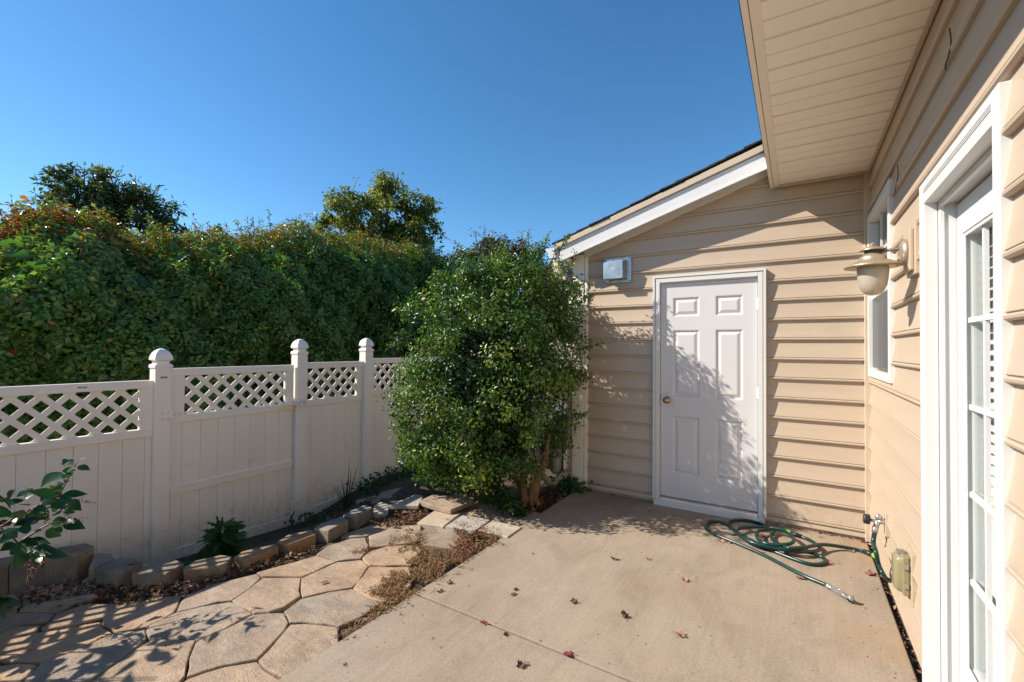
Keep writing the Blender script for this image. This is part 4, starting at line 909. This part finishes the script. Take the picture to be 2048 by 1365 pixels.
# ---- trees beyond the hedge
def tree(name, label, base, specs, size, aspect, mat, mu, sd, limbs, r0, sprays=()):
    t = thing(name, base, label, 'tree', 'trees beyond the hedge')
    V, tt = join([clumps(q, rd, nc, cr, per, size, aspect, mu, sd, sdn, 2.0, .35, .4, .8, .16) for nc, q, rd, cr, per, sdn in specs])
    Vs, Ts = [V], [tt]; b = MB(); base = np.array(base)
    for e in limbs: vine(b, [base, base + (np.array(e) - base) * .45 + [0, 0, .3], np.array(e)], r0, r0 * .18, 7)
    for (p0, p1, dd, m) in sprays:
        a, c = at_dist(p0, dd), at_dist(p1, dd); P = vine(b, [a, (a + c) / 2 + RNG.normal(0, .03, 3), c], .012, .004, 5)
        f = RNG.uniform(.05, 1, m); cc = np.array([P[int(k * (len(P) - 1))] for k in f]) + RNG.normal(0, .05, (m, 3))
        L = RNG.uniform(.7, 1.2, m) * size; Vs.append(leaf_arrays(cc, RNG.normal(0, .7, (m, 3)) + [.3, -.6, .5], RNG.normal(0, .8, (m, 3)) + (c - a) * 1.5, L, L * aspect)); Ts.append(np.clip(RNG.normal(mu, sd, m), 0, 1))
    leaf_object('crown', np.concatenate(Vs), np.concatenate(Ts), mat, t); b.build('trunk', 'twig', t, True); return t
def pos(p, d): return tuple(at_dist(p, d))
tree('evergreen_tree', 'dark upright evergreen tree showing above the left part of the hedge', (-9.6, 2.8, -.5),
     [(26, pos((178, 410), 10), (.50, .5, .62), .18, 90, 21), (24, pos((250, 425), 10), (.50, .5, .52), .18, 90, 22), (16, pos((310, 440), 10), (.36, .4, .32), .16, 90, 23), (10, pos((150, 385), 10), (.20, .3, .36), .13, 80, 24), (10, pos((215, 385), 10), (.25, .3, .32), .13, 80, 25)],
     .085, .42, 'leaf_tree_dark', .45, .25, [pos((175, 380), 10), pos((250, 400), 10), pos((310, 430), 10)], .12,
     [((150, 420), (122, 342), 10, 40), ((160, 400), (150, 330), 10, 40), ((185, 400), (183, 325), 10, 44), ((200, 400), (205, 328), 10, 40), ((170, 400), (168, 335), 10, 40), ((225, 400), (240, 345), 10, 40), ((250, 400), (272, 350), 10, 40), ((280, 420), (318, 372), 10, 40), ((320, 440), (348, 425), 10, 30), ((235, 400), (222, 350), 10, 30), ((300, 430), (345, 400), 10, 20), ((140, 390), (125, 360), 10, 30)])
tree('maple_tree', 'rounded yellow green tree standing above the middle of the hedge', (-8.9, 8.0, -.5),
     [(60, pos((760, 480), 12), (1.15, 1.1, 1.1), .24, 85, 31), (30, pos((800, 430), 12), (.75, .7, .85), .22, 85, 32), (26, pos((705, 435), 12), (.70, .7, .65), .22, 85, 33), (14, pos((775, 385), 12), (.36, .4, .38), .18, 80, 34), (18, pos((850, 465), 12), (.36, .5, .9), .2, 80, 35), (10, pos((665, 445), 12), (.36, .4, .42), .18, 80, 36)],
     .10, .55, 'leaf_tree', .50, .24, [pos((760, 420), 12), pos((700, 430), 12), pos((830, 420), 12), pos((775, 370), 12)], .16,
     [((660, 450), (615, 430), 12, 46), ((830, 430), (895, 416), 12, 50), ((850, 425), (880, 402), 12, 30), ((775, 375), (765, 345), 12, 26), ((790, 380), (797, 348), 12, 26), ((705, 410), (716, 355), 12, 20), ((660, 440), (655, 400), 12, 40), ((860, 470), (880, 450), 12, 30), ((850, 510), (885, 495), 12, 40)])
tree('plum_tree', 'small dark purplish tree between the hedge and the glossy bush', (-5.6, 8.6, -.3),
     [(26, pos((1000, 520), 10), (.65, .6, .42), .18, 70, 41), (10, pos((985, 498), 10), (.28, .3, .22), .14, 60, 42), (10, pos((1050, 515), 10), (.3, .3, .32), .14, 60, 43)],
     .085, .45, 'leaf_purple', .45, .3, [pos((985, 500), 10), pos((1040, 500), 10)], .08, [])
tree('willow_shrub', 'loose upright grey green shrub poking up behind the glossy bush', (-4.9, 8.2, -.3),
     [(12, pos((975, 520), 9.4), (.5, .5, .28), .14, 60, 51), (10, pos((1070, 525), 9.4), (.4, .4, .3), .14, 60, 52), (8, pos((930, 525), 9.4), (.3, .3, .22), .12, 60, 53)],
     .075, .38, 'leaf_tree', .30, .2, [pos((970, 500), 9.4), pos((1060, 500), 9.4)], .05,
     [((960, 530), (905, 480), 9.4, 50), ((965, 520), (950, 462), 9.4, 46), ((975, 520), (968, 456), 9.4, 46), ((985, 520), (986, 460), 9.4, 46), ((990, 520), (1005, 470), 9.4, 40), ((1045, 520), (1044, 462), 9.4, 40), ((1055, 520), (1058, 460), 9.4, 40), ((1075, 530), (1095, 470), 9.4, 30), ((930, 530), (915, 505), 9.4, 40), ((1000, 520), (1020, 480), 9.4, 40), ((1085, 540), (1118, 500), 9.4, 40)])
# neighbour's house glimpsed under the gutter
nb = thing('neighbour_house', (-10.5, 23, -.5), 'distant house with a dull red roof glimpsed under the gutter', 'house')
b = MB(); b.box(-14, -8.4, 22, 28, -.5, 3.6); b.build('wall', 'siding', nb)
b = MB(); b.prism([(-14.4, 21.7, 3.5), (-8.0, 21.7, 3.5), (-11.2, 21.7, 6.2)], (0, 6.6, 0)); b.build('roof', 'roof_red', nb)

# ---- broad-leaved weed (left)
PXW = -3.62
def EP(q, dx=0.0): return on_x(px('E', q), PXW + dx)
def big_leaf(b, base, tip, w, tint, nrm=(1, -.15, .55), fold=.10, curl=.10, ser=0):
    base = np.array(base); tip = np.array(tip); a = tip - base; L = np.linalg.norm(a); a /= L
    n = np.array(nrm, float); n = n - a * np.dot(n, a); n /= np.linalg.norm(n); s = np.cross(n, a)
    K = 9; L_, C_, R_ = [], [], []
    for k in range(K):
        f = k / (K - 1); hw = w * .5 * (math.sin(math.pi * f ** .72) ** 1.15 if 0 < f < 1 else 0)
        if ser and k % 2: hw *= ser
        c = base + a * L * f - n * curl * L * f * f; C_.append(c); L_.append(c + s * hw + n * hw * fold * 2); R_.append(c - s * hw + n * hw * fold * 2)
    b.add(L_ + C_ + R_, [(k, K + k, K + k + 1, k + 1) for k in range(K - 1)] + [(K + k, 2 * K + k, 2 * K + k + 1, K + k + 1) for k in range(K - 1)], tint)
poke = thing('pokeweed', tuple(EP((280, 1240))), 'leggy broad leaved weed with drooping berry spikes leaning over the edging blocks', 'weed')
lb_ = MB(); rr = random.Random(21)
LV = [((600, 215), (385, 335), 95), ((742, 160), (868, 195), 52), ((718, 102), (632, 106), 30), ((712, 138), (622, 158), 50), ((745, 98), (815, 80), 20), ((705, 168), (642, 210), 40), ((660, 235), (600, 280), 45), ((650, 290), (620, 310), 30), ((590, 405), (478, 350), 50), ((535, 445), (290, 385), 70), ((330, 395), (155, 445), 75), ((75, 470), (145, 375), 75), ((200, 470), (95, 520), 55), ((275, 535), (160, 520), 45), ((470, 420), (390, 490), 60), ((560, 440), (715, 485), 60), ((600, 425), (848, 425), 55), ((620, 500), (782, 572), 85), ((480, 545), (640, 485), 75), ((450, 560), (275, 605), 70), ((580, 605), (503, 620), 50), ((600, 600), (735, 594), 32), ((385, 650), (125, 715), 120), ((490, 705), (660, 680), 70), ((600, 690), (822, 752), 80), ((440, 770), (592, 826), 75), ((300, 765), (160, 760), 85), ((190, 750), (10, 850), 80), ((290, 850), (485, 888), 42), ((190, 880), (380, 905), 60), ((330, 945), (550, 930), 55), ((400, 995), (682, 1000), 70), ((160, 900), (0, 960), 70), ((240, 975), (145, 1145), 65), ((60, 555), (-40, 650), 95), ((100, 690), (-30, 730), 60), ((250, 430), (330, 420), 70), ((420, 470), (540, 505), 70), ((150, 800), (-10, 880), 60), ((360, 600), (470, 660), 70), ((100, 610), (240, 660), 70), ((230, 640), (120, 600), 60), ((330, 1010), (420, 1140), 50), ((60, 800), (170, 840), 60), ((120, 930), (260, 1000), 70)]
for i, (p, q, w) in enumerate(LV):
    d0 = rr.uniform(-.10, .16); d1 = d0 + rr.uniform(-.02, .10)
    big_leaf(lb_, EP(p, d0), EP(q, d1), w * .00088 * 1.05, rr.uniform(.1, .75), (rr.uniform(.3, 1.0), rr.uniform(-.6, .2), rr.uniform(.4, 1.2)), curl=rr.uniform(.0, .2))
for i in range(46):
    p, q, w = LV[rr.randrange(len(LV))]; o_ = (rr.uniform(-70, 60), rr.uniform(-50, 60)); a_ = rr.uniform(0, 6.3); l_ = rr.uniform(60, 120); d0 = rr.uniform(-.14, .18)
    p2 = (min(p[0] + o_[0], 640), p[1] + o_[1]); big_leaf(lb_, EP(p2, d0), EP((p2[0] + l_ * math.cos(a_), p2[1] + l_ * .5 * math.sin(a_)), d0 + rr.uniform(-.04, .08)), l_ * .38 * .00088, rr.uniform(.1, .85), (rr.uniform(.2, 1.0), rr.uniform(-.6, .2), rr.uniform(.5, 1.2)), curl=rr.uniform(.0, .22))
lb_.build('leaves', 'leaf_poke', poke, True, tint=True)
sb = MB()
for pts in ([(300, 1250), (250, 1020), (140, 860), (0, 745)], [(-60, 790), (0, 742), (280, 580), (540, 450), (640, 300), (742, 110)], [(180, 900), (300, 810), (480, 710), (600, 690)], [(-60, 400), (0, 450), (60, 500), (100, 560)], [(250, 1020), (330, 940), (420, 1000)], [(540, 450), (650, 420), (760, 400)], [(300, 580), (450, 560), (600, 500)], [(0, 742), (200, 660), (380, 640)]):
    vine(sb, [EP(q, rr.uniform(-.03, .05)) for q in pts], .007, .0028, 6)
sb.build('stem', 'stem_red', poke, True)
bb = MB()
for pts, n_, ti in (([(760, 450), (820, 500), (905, 502)], 26, .8), ([(655, 650), (740, 668), (830, 652)], 26, .9), ([(440, 590), (440, 650), (455, 720)], 24, .2), ([(640, 545), (625, 650), (612, 750)], 26, .15), ([(215, 950), (235, 1040), (275, 1120)], 34, .5), ([(410, 1075), (375, 1110), (340, 1165)], 22, .95), ([(300, 1130), (290, 1200), (280, 1260)], 26, .45)):
    P = bezier([EP(q, .06) for q in pts], 12)
    for k in range(n_):
        c = P[int(k / n_ * (len(P) - 1))] + np.array([rr.uniform(-.008, .008), rr.uniform(-.011, .011), rr.uniform(-.011, .011)]); r_ = rr.uniform(.003, .0055); t0 = np.clip(ti + rr.uniform(-.25, .25), 0, 1)
        bb.add([c + np.array(v) * r_ for v in ((1, 0, 0), (-1, 0, 0), (0, 1, 0), (0, -1, 0), (0, 0, 1), (0, 0, -1))], [(0, 2, 4), (2, 1, 4), (1, 3, 4), (3, 0, 4), (2, 0, 5), (1, 2, 5), (3, 1, 5), (0, 3, 5)], t0)
stuff(bb.build('berries', 'berry', poke, True, tint=True))
# its tall neighbour at the very edge of the view (its leaf shadows fall on the flagstones)
pk2 = thing('pokeweed', (-3.9, .2, -.2), 'tall broad leaved weed at the end of the border, throwing leaf shadows on the flagstones', 'weed')
lb_ = MB(); sb = MB()
for sx, sy, hh in ((-4.0, .08, 1.15), (-4.12, .25, 1.05), (-3.8, -.05, 1.25), (-3.6, .12, .80), (-4.0, -.2, 1.3), (-3.7, -.35, 1.2), (-3.75, .20, .95), (-3.4, -.02, .8)):
    P = vine(sb, [(sx, sy, -.3), (sx + .05, sy + .02, hh * .5), (sx + .14, sy + .06, hh)], .010, .004, 6)
    for k in range(26):
        p = P[int(rr.uniform(.25, 1) * (len(P) - 1))]; a = rr.uniform(0, 6.3); L = rr.uniform(.10, .20); d = np.array([math.cos(a), math.sin(a), rr.uniform(-.35, .25)])
        off = p + d * rr.uniform(.02, .16)
        big_leaf(lb_, off, off + d * L, L * .42, rr.uniform(.1, .8), (rr.uniform(-.3, .3), rr.uniform(-.3, .3), 1), curl=.15)
lb_.build('leaves', 'leaf_poke', pk2, True, tint=True); sb.build('stem', 'stem_red', pk2, True)
# low leaf at the lower left edge
lw = thing('seedling', tuple(on_ground(px('A', (-20, 690)), 0)), 'small leafy weed sprouting beside the flagstones', 'weed')
lb_ = MB(); s = on_ground(px('A', (-30, 640)), 0)
for q, z in (((70, 520), .08), ((220, 615), .05), ((30, 720), .06), ((-60, 560), .09)): big_leaf(lb_, s + [0, 0, .04], on_ground(px('A', q), z), .055, .6, (.2, -.3, 1))
lb_.build('leaves', 'leaf_poke', lw, True, tint=True)

# ---- thistle
def F2(p, x): return on_x(p, x)
TX = -4.02
tc = F2((445, 1108), TX); th = thing('thistle', (TX, tc[1], soil(TX, tc[1])), 'dark green jagged leaved thistle growing against the gate', 'weed')
lb_ = MB(); zb_ = soil(TX, tc[1])
for i in range(90):
    a = rr.uniform(0, 6.3); f = rr.random(); z = zb_ + .02 + .24 * f; L = rr.uniform(.22, .36) * (1 - .5 * f); d = np.array([math.cos(a) * .7, math.sin(a), rr.uniform(-.1, .35) + .2 * f])
    s = np.array([TX + .0, tc[1], z]); big_leaf(lb_, s, s + d * L, L * .34, rr.uniform(.1, .8), (rr.uniform(-.3, .6), rr.uniform(-.3, .3), 1), curl=.22, ser=.45)
for q0, q1 in (((437, 1055), (415, 1043)), ((437, 1050), (480, 1045)), ((455, 1062), (494, 1050)), ((430, 1062), (412, 1065)), ((437, 1060), (436, 1030)), ((440, 1055), (447, 1034)), ((437, 1065), (412, 1058)), ((450, 1060), (495, 1048))): big_leaf(lb_, F2(q0, TX), F2(q1, TX + .05), .04, .3, (1, 0, .6), curl=.15, ser=.4)
lb_.build('leaves', 'leaf_weed', th, False, tint=True)
b = MB(); vine(b, [(TX, tc[1], zb_), (TX, tc[1] - .01, zb_ + .15), F2((437, 1048), TX)], .010, .006, 6); b.build('stem', 'leaf_weed', th, True)
# ---- grass tuft
gp_ = on_x((692, 1003), -4.3); gz = soil(-4.3, gp_[1]); gt = thing('grass_tuft', (-4.3, gp_[1], gz), 'spiky tuft of long grass blades in front of the fence', 'grass')
lb_ = MB()
for q in ((699, 915), (716, 920), (704, 932), (682, 950), (692, 962), (730, 957), (728, 975), (666, 972), (674, 970), (640, 1012), (655, 1008), (715, 985), (686, 975), (700, 960), (712, 965)):
    e = on_x(q, -4.3 + rr.uniform(-.08, .1)); s = np.array([-4.3 + rr.uniform(-.02, .02), gp_[1] + rr.uniform(-.03, .03), gz - .02]); big_leaf(lb_, s, e, .013, rr.uniform(.0, .45), (1, -.2, .3), curl=rr.uniform(-.08, .08))
lb_.build('blades', 'leaf_weed', gt, False, tint=True)
# ---- round-leaved weeds
def clump(name, label, c, n, rad, hh, size, mat='leaf_weed', group=None, mu=.4):
    o = thing(name, tuple(c), label, 'weed', group); m = n
    P = np.array(c) + np.stack([RNG.normal(0, rad[0] * .5, m), RNG.normal(0, rad[1] * .5, m), RNG.uniform(.0, hh, m)], 1)
    L = RNG.uniform(.7, 1.3, m) * size; V = leaf_arrays(P, np.array([.3, -.4, 1.0]) + RNG.normal(0, .45, (m, 3)), RNG.normal(0, 1, (m, 3)), L, L * .85, .12)
    leaf_object('leaves', V, np.clip(RNG.normal(mu, .25, m), 0, 1), mat, o); return o
def gpt(p, up=0.0): return on_ground(p, up)
for p, x in (((770, 975), -4.45), ((800, 958), -4.5), ((745, 985), -4.4), ((620, 1066), -4.35), ((830, 945), -4.45)):
    c = on_x(p, x); clump('ground_ivy', 'low patch of dark round leaved weeds along the foot of the fence', (x, c[1], soil(x, c[1])), 130, (.22, .26), .12, .042, group='round leaved weeds along the fence', mu=.25)
c = gpt((1140, 985), -.03); clump('ground_ivy', 'round leaved green weed at the foot of the wing corner beside the gas meter', c, 260, (.20, .26), .16, .050, mu=.45)
c = gpt((1165, 975), -.03); 
c = gpt((890, 975), -.03); clump('ground_ivy', 'leafy green weeds spreading under the left side of the glossy bush', c, 300, (.5, .35), .18, .045, mu=.35)
dd_ = thing('dandelion', tuple(gpt((985, 1085), -.03)), 'bluish green dandelion growing at the edge of the patio slab', 'weed')
lb_ = MB(); s = gpt((978, 1085), -.02)
for i in range(13):
    a = rr.uniform(0, 6.3); L = rr.uniform(.06, .11); big_leaf(lb_, s + [0, 0, .01], s + [math.cos(a) * L, math.sin(a) * L, rr.uniform(.02, .06)], .032, rr.uniform(.5, 1), (0, 0, 1), ser=.6)
s2 = gpt((950, 1100), -.02); big_leaf(lb_, s2, s2 + [.05, .03, .03], .04, .7, (0, 0, 1)); big_leaf(lb_, s2, s2 + [-.03, .05, .03], .035, .7, (0, 0, 1))
lb_.build('leaves', 'leaf_weed', dd_, True, tint=True)
# ---- horseweed under the bush
hw = thing('horseweed', tuple(gpt((985, 1000), -.03)), 'feathery narrow leaved weed flopping over the stones below the bush', 'weed')
sv, stt = [], []; tw = MB(); g0 = gpt((992, 1004), -.03)
for pts, m in (([at_dist((985, 925), 4.15), at_dist((982, 965), 4.05), gpt((992, 1004), .02)], 190), ([at_dist((990, 955), 4.1), at_dist((1010, 985), 4.0), gpt((1035, 1018), .06)], 150), ([gpt((1005, 990), .15), gpt((1020, 1005), .14), gpt((1040, 1022), .05)], 120), ([at_dist((985, 950), 4.12), at_dist((972, 985), 4.05), gpt((978, 1005), .03)], 120), ([gpt((985, 985), .2), gpt((1005, 1005), .12), gpt((1010, 1020), .04)], 110)):
    P = vine(tw, pts, .006, .003, 5); f = RNG.uniform(0, 1, m); c = np.array([P[int(k * (len(P) - 1))] for k in f]); L = RNG.uniform(.06, .11, m)
    sv.append(leaf_arrays(c, RNG.normal(0, .4, (m, 3)) + [.1, -.4, .9], RNG.normal(0, .8, (m, 3)) + [0, -.2, -.25], L, RNG.uniform(.006, .010, m), .1, .3)); stt.append(np.clip(RNG.normal(.5, .25, m), 0, 1))
e = gpt((1040, 1024), .03); m = 60; a = RNG.uniform(0, 6.3, m); sv.append(leaf_arrays(np.tile(e, (m, 1)), RNG.normal(0, .3, (m, 3)) + [0, -.2, 1], np.stack([np.cos(a), np.sin(a), RNG.uniform(-.1, .5, m)], 1), RNG.uniform(.06, .10, m), RNG.uniform(.007, .012, m), .1, .3)); stt.append(np.clip(RNG.normal(.55, .25, m), 0, 1))
leaf_object('leaves', np.concatenate(sv), np.concatenate(stt), 'leaf_weed', hw); tw.build('stem', 'twig', hw, True)

# ---- dry ground cover and litter
def inside(p, poly):
    x, y = p; r = False; j = len(poly) - 1
    for i in range(len(poly)):
        if (poly[i][1] > y) != (poly[j][1] > y) and x < (poly[j][0] - poly[i][0]) * (y - poly[i][1]) / (poly[j][1] - poly[i][1]) + poly[i][0]: r = not r
        j = i
    return r
def scatter(poly, n, up=0.0):
    g = [on_ground(q, up) for q in poly]; P2 = [(q[0], q[1]) for q in g]; xs = [q[0] for q in P2]; ys = [q[1] for q in P2]; out = []
    while len(out) < n:
        x, y = rr.uniform(min(xs), max(xs)), rr.uniform(min(ys), max(ys))
        if inside((x, y), P2): out.append((x, y))
    return out
SPR = [[(684, 1290), (690, 1262), (722, 1245), (748, 1215), (752, 1182), (776, 1152), (800, 1140), (822, 1118), (858, 1105), (900, 1098), (922, 1076), (962, 1062), (1008, 1078), (1010, 1088), (985, 1108), (842, 1198), (830, 1210), (700, 1296)],
       [(800, 1062), (830, 1058), (850, 1075), (848, 1100), (820, 1112), (790, 1100), (770, 1098)], [(698, 1100), (740, 1095), (742, 1104), (700, 1108)], [(915, 1058), (960, 1050), (1000, 1068), (960, 1075), (925, 1078)], [(895, 1040), (935, 1050), (930, 1075), (915, 1062)], [(745, 1180), (790, 1172), (800, 1190), (760, 1200)]]
sv, stt = [], []
for poly, n_ in zip(SPR, (2700, 230, 50, 160, 90, 90)):
    for (x, y) in scatter(poly, n_):
        if x > XS - .02 and rr.random() < .93: continue
        if math.sin(x * 21 + y * 6) * math.sin(y * 13 - x * 7 + 1) < -.22 + rr.uniform(-.12, .12): continue
        m = rr.randint(9, 15); z = zs(x) - .02; L0 = rr.uniform(.03, .065); a = rr.uniform(0, 6.3); d = np.array([math.cos(a) * L0, math.sin(a) * L0, rr.uniform(.008, .032)])
        f = np.linspace(.1, 1, m)[:, None]; c = np.array([x, y, z + .012]) + d * f
        sv.append(leaf_arrays(c, RNG.normal(0, .7, (m, 3)) + [0, 0, .9], RNG.normal(0, .8, (m, 3)) + d * 8, RNG.uniform(.008, .016, m), RNG.uniform(.004, .008, m), .2)); base = .15 + .55 * abs(math.sin(x * 3.1 + y * 2.3)) + rr.uniform(-.15, .25)
        stt.append(np.clip(RNG.normal(base, .12, m), 0, 1))
gc = stuff(leaf_object('ground_cover', np.concatenate(sv), np.concatenate(stt), 'sprig')); gc['label'] = 'dry reddish brown creeping ground cover between the flagstones and the patio slab'; gc['category'] = 'ground cover'
LIT = [([(60, 1175), (150, 1150), (240, 1165), (370, 1165), (480, 1140), (560, 1110), (640, 1090), (620, 1105), (520, 1135), (430, 1165), (380, 1185), (240, 1205), (100, 1215), (0, 1215), (0, 1185)], 1500), ([(735, 1040), (790, 1030), (830, 1010), (860, 1012), (850, 1035), (800, 1060), (745, 1050)], 700), ([(1030, 1000), (1060, 985), (1120, 970), (1160, 985), (1100, 1010), (1045, 1035)], 700), ([(880, 960), (960, 955), (1010, 1000), (960, 1005), (890, 985)], 500), ([(640, 1040), (700, 1010), (760, 985), (740, 1010), (690, 1035)], 350), ([(690, 1285), (740, 1255), (830, 1200), (842, 1205), (770, 1250), (698, 1300)], 160), ([(930, 1075), (980, 1070), (975, 1095), (945, 1105)], 90)]
sv, stt = [], []
for poly, n_ in LIT:
    xy = np.array(scatter(poly, n_)); z = np.array([max(soil(x, y), zs(x) - .05 if x < -1.95 else -.05) + .012 for x, y in xy]) + RNG.uniform(0, .02, n_)
    L = RNG.uniform(.012, .05, n_); sv.append(leaf_arrays(np.column_stack([xy, z]), RNG.normal(0, .45, (n_, 3)) + [0, 0, 1], RNG.normal(0, 1, (n_, 3)), L, L * RNG.uniform(.35, .7, n_), .25, .0)); stt.append(RNG.uniform(0, 1, n_) ** 1.3)
n_ = 420; xy = np.stack([RNG.uniform(W - .024, W + .03, n_), RNG.uniform(.4, D - .05, n_)], 1); L = RNG.uniform(.01, .04, n_); sv.append(leaf_arrays(np.column_stack([xy, RNG.uniform(-.034, -.008, n_)]), RNG.normal(0, .5, (n_, 3)) + [0, 0, 1], RNG.normal(0, 1, (n_, 3)), L, L * .5, .25, 0)); stt.append(RNG.uniform(0, 1, n_) ** 1.6)
n_ = 260; xy = np.stack([RNG.uniform(-1.85, W, n_), RNG.uniform(D - .004, D + .03, n_)], 1); xy = xy[(xy[:, 0] < -1.17) | (xy[:, 0] > -.2)]; n_ = len(xy); L = RNG.uniform(.01, .035, n_); sv.append(leaf_arrays(np.column_stack([xy, RNG.uniform(.001, .01, n_)]), RNG.normal(0, .5, (n_, 3)) + [0, 0, 1], RNG.normal(0, 1, (n_, 3)), L, L * .5, .25, 0)); stt.append(RNG.uniform(0, .8, n_) ** 1.6)
li = stuff(leaf_object('leaf_litter', np.concatenate(sv), np.concatenate(stt), 'litter')); li['label'] = 'brown leaf litter and mulch on the soil beside the path and under the bush'; li['category'] = 'leaf litter'

# ---- fallen leaves on the patio
def maple_mesh(seed):
    r = random.Random(seed); b = MB(); n = 30; a1, a2 = r.uniform(0, 6.3), r.uniform(0, 6.3); pts, mid = [], []
    cu = r.uniform(2.6, 4.2)
    def fold(x, y):
        u = x * math.cos(a1) + y * math.sin(a1); v = -x * math.sin(a1) + y * math.cos(a1)
        th = u * cu; return (math.sin(th) / cu * math.cos(a1) - v * math.sin(a1) * .9, math.sin(th) / cu * math.sin(a1) + v * math.cos(a1) * .9, (1 - math.cos(th)) / cu + .12 * math.sin(v * 9 + a2) * abs(v) + .05 + r.uniform(-.02, .03))
    for k in range(n):
        a = 2 * math.pi * k / n; lobe = (.58 + .42 * abs(math.cos(2.5 * a)) ** .9) if seed % 2 else (.42 + .58 * abs(math.cos(a)) ** 1.3); rad = .52 * lobe * r.uniform(.8, 1.12)
        pts.append(fold(rad * math.cos(a), rad * math.sin(a))); mid.append(fold(rad * .5 * math.cos(a), rad * .5 * math.sin(a)))
    b.add([(0, 0, .05)] + mid + pts, [(0, i + 1, (i + 1) % n + 1) for i in range(n)] + [(i + 1, n + i + 1, n + (i + 1) % n + 1, (i + 1) % n + 1) for i in range(n)])
    b.tube(bezier([(0, 0, .05), (-.4, .05, .12), (-.75, .2, .06)]), .016, 5); return b
mm = {}
for k in range(4):
    for mt in ('maple', 'maple_red', 'maple_pink'):
        o = maple_mesh(k * 3 + 1).build('fallen_leaf', mt); mm[(k, mt)] = o.data; bpy.data.objects.remove(o)
ML = [(1148, 1205, .055, 2), (1028, 1190, .045, 0), (1032, 1180, .04, 0), (1250, 1232, .065, 0), (1360, 1272, .05, 0), (1138, 1310, .06, 1), (1042, 1332, .06, 0), (1228, 1119, .06, 0), (1296, 1119, .045, 0), (1066, 1108, .03, 0), (1442, 1084, .06, 2), (1456, 1086, .05, 2), (1370, 1162, .05, 2), (1604, 1158, .06, 0), (1742, 1150, .075, 0), (1722, 1083, .06, 2), (1738, 1090, .05, 2), (1524, 1074, .06, 1), (1536, 1079, .05, 2), (1300, 1021, .05, 2), (1210, 1018, .05, 2), (968, 1247, .05, 1), (900, 1167, .045, 2), (1660, 1130, .05, 2), (1702, 1104, .045, 2), (1500, 1078, .045, 2), (1526, 1106, .04, 2), (1575, 1107, .05, 2), (1012, 1270, .035, 1), (1786, 1186, .05, 1), (1846, 1330, .06, 2), (880, 1185, .04, 1), (1370, 1020, .03, 2), (690, 1330, .03, 0)]
ki = ['maple', 'maple_red', 'maple_pink']; kl = ['curled brown dead leaf lying on the bare concrete patio', 'curled dark red dead leaf lying on the bare concrete patio', 'curled faded pink dead leaf lying on the bare concrete patio']
for i, (x, y, s, k) in enumerate(ML):
    o = bpy.data.objects.new('fallen_leaf', mm[(i % 4, ki[k])]); COL.objects.link(o); p = on_z((x, y), .0)
    o.location = (p[0], p[1], -.001); s *= rr.uniform(.95, 1.2); o.scale = (s, s, s * rr.uniform(.8, 1.1)); o.rotation_euler = (0, 0, rr.uniform(0, 6.3)); tag(o, kl[k], 'leaf', 'dead leaves scattered on the patio')
# leaves on the flagstones and blocks
for x, y, s, k, up in ((650, 1165, .05, 0, 0), (470, 1148, .06, 1, 0), (405, 1152, .06, 1, 0), (270, 1128, .09, 0, .065), (735, 1240, .06, 2, 0), (800, 1180, .05, 1, 0), (115, 1178, .12, 2, -.02), (625, 1102, .08, 2, -.02), (312, 1178, .06, 2, -.02)):
    o = bpy.data.objects.new('fallen_leaf', mm[(1, ki[k])]); COL.objects.link(o); p = on_ground((x, y), up); o.location = tuple(p + np.array([0, 0, -.002])); o.scale = (s, s, s * .6); o.rotation_euler = (0, 0, rr.uniform(0, 6.3))
    tag(o, ['curled brown dead leaf lying among the flagstones and edging blocks', 'curled red dead leaf lying among the flagstones and edging blocks', 'curled pale pink dead leaf lying among the flagstones and edging blocks'][k], 'leaf', 'dead leaves along the path')
# crumbs of grit on the slab
gv = MB()
for i in range(420):
    x, y = rr.uniform(XS + .05, W - .05), rr.uniform(.3, D - .03); r_ = rr.uniform(.0012, .0045)
    if i % 3 == 0: x = W - .05 - abs(rr.gauss(0, .12)); 
    gv.add([np.array([x, y, .0]) + np.array(v) * r_ * np.array([rr.uniform(.6, 1.8), rr.uniform(.6, 1.8), .7]) for v in ((1, 0, 0), (-1, 0, 0), (0, 1, 0), (0, -1, 0), (0, 0, 1), (0, 0, -.1))], [(0, 2, 4), (2, 1, 4), (1, 3, 4), (3, 0, 4), (2, 0, 5), (1, 2, 5), (3, 1, 5), (0, 3, 5)], rr.random() ** 1.5)
gb = stuff(gv.build('grit', 'litter', None, False, tint=True)); gb['label'] = 'tiny crumbs of leaf and grit sprinkled over the patio slab'; gb['category'] = 'grit'
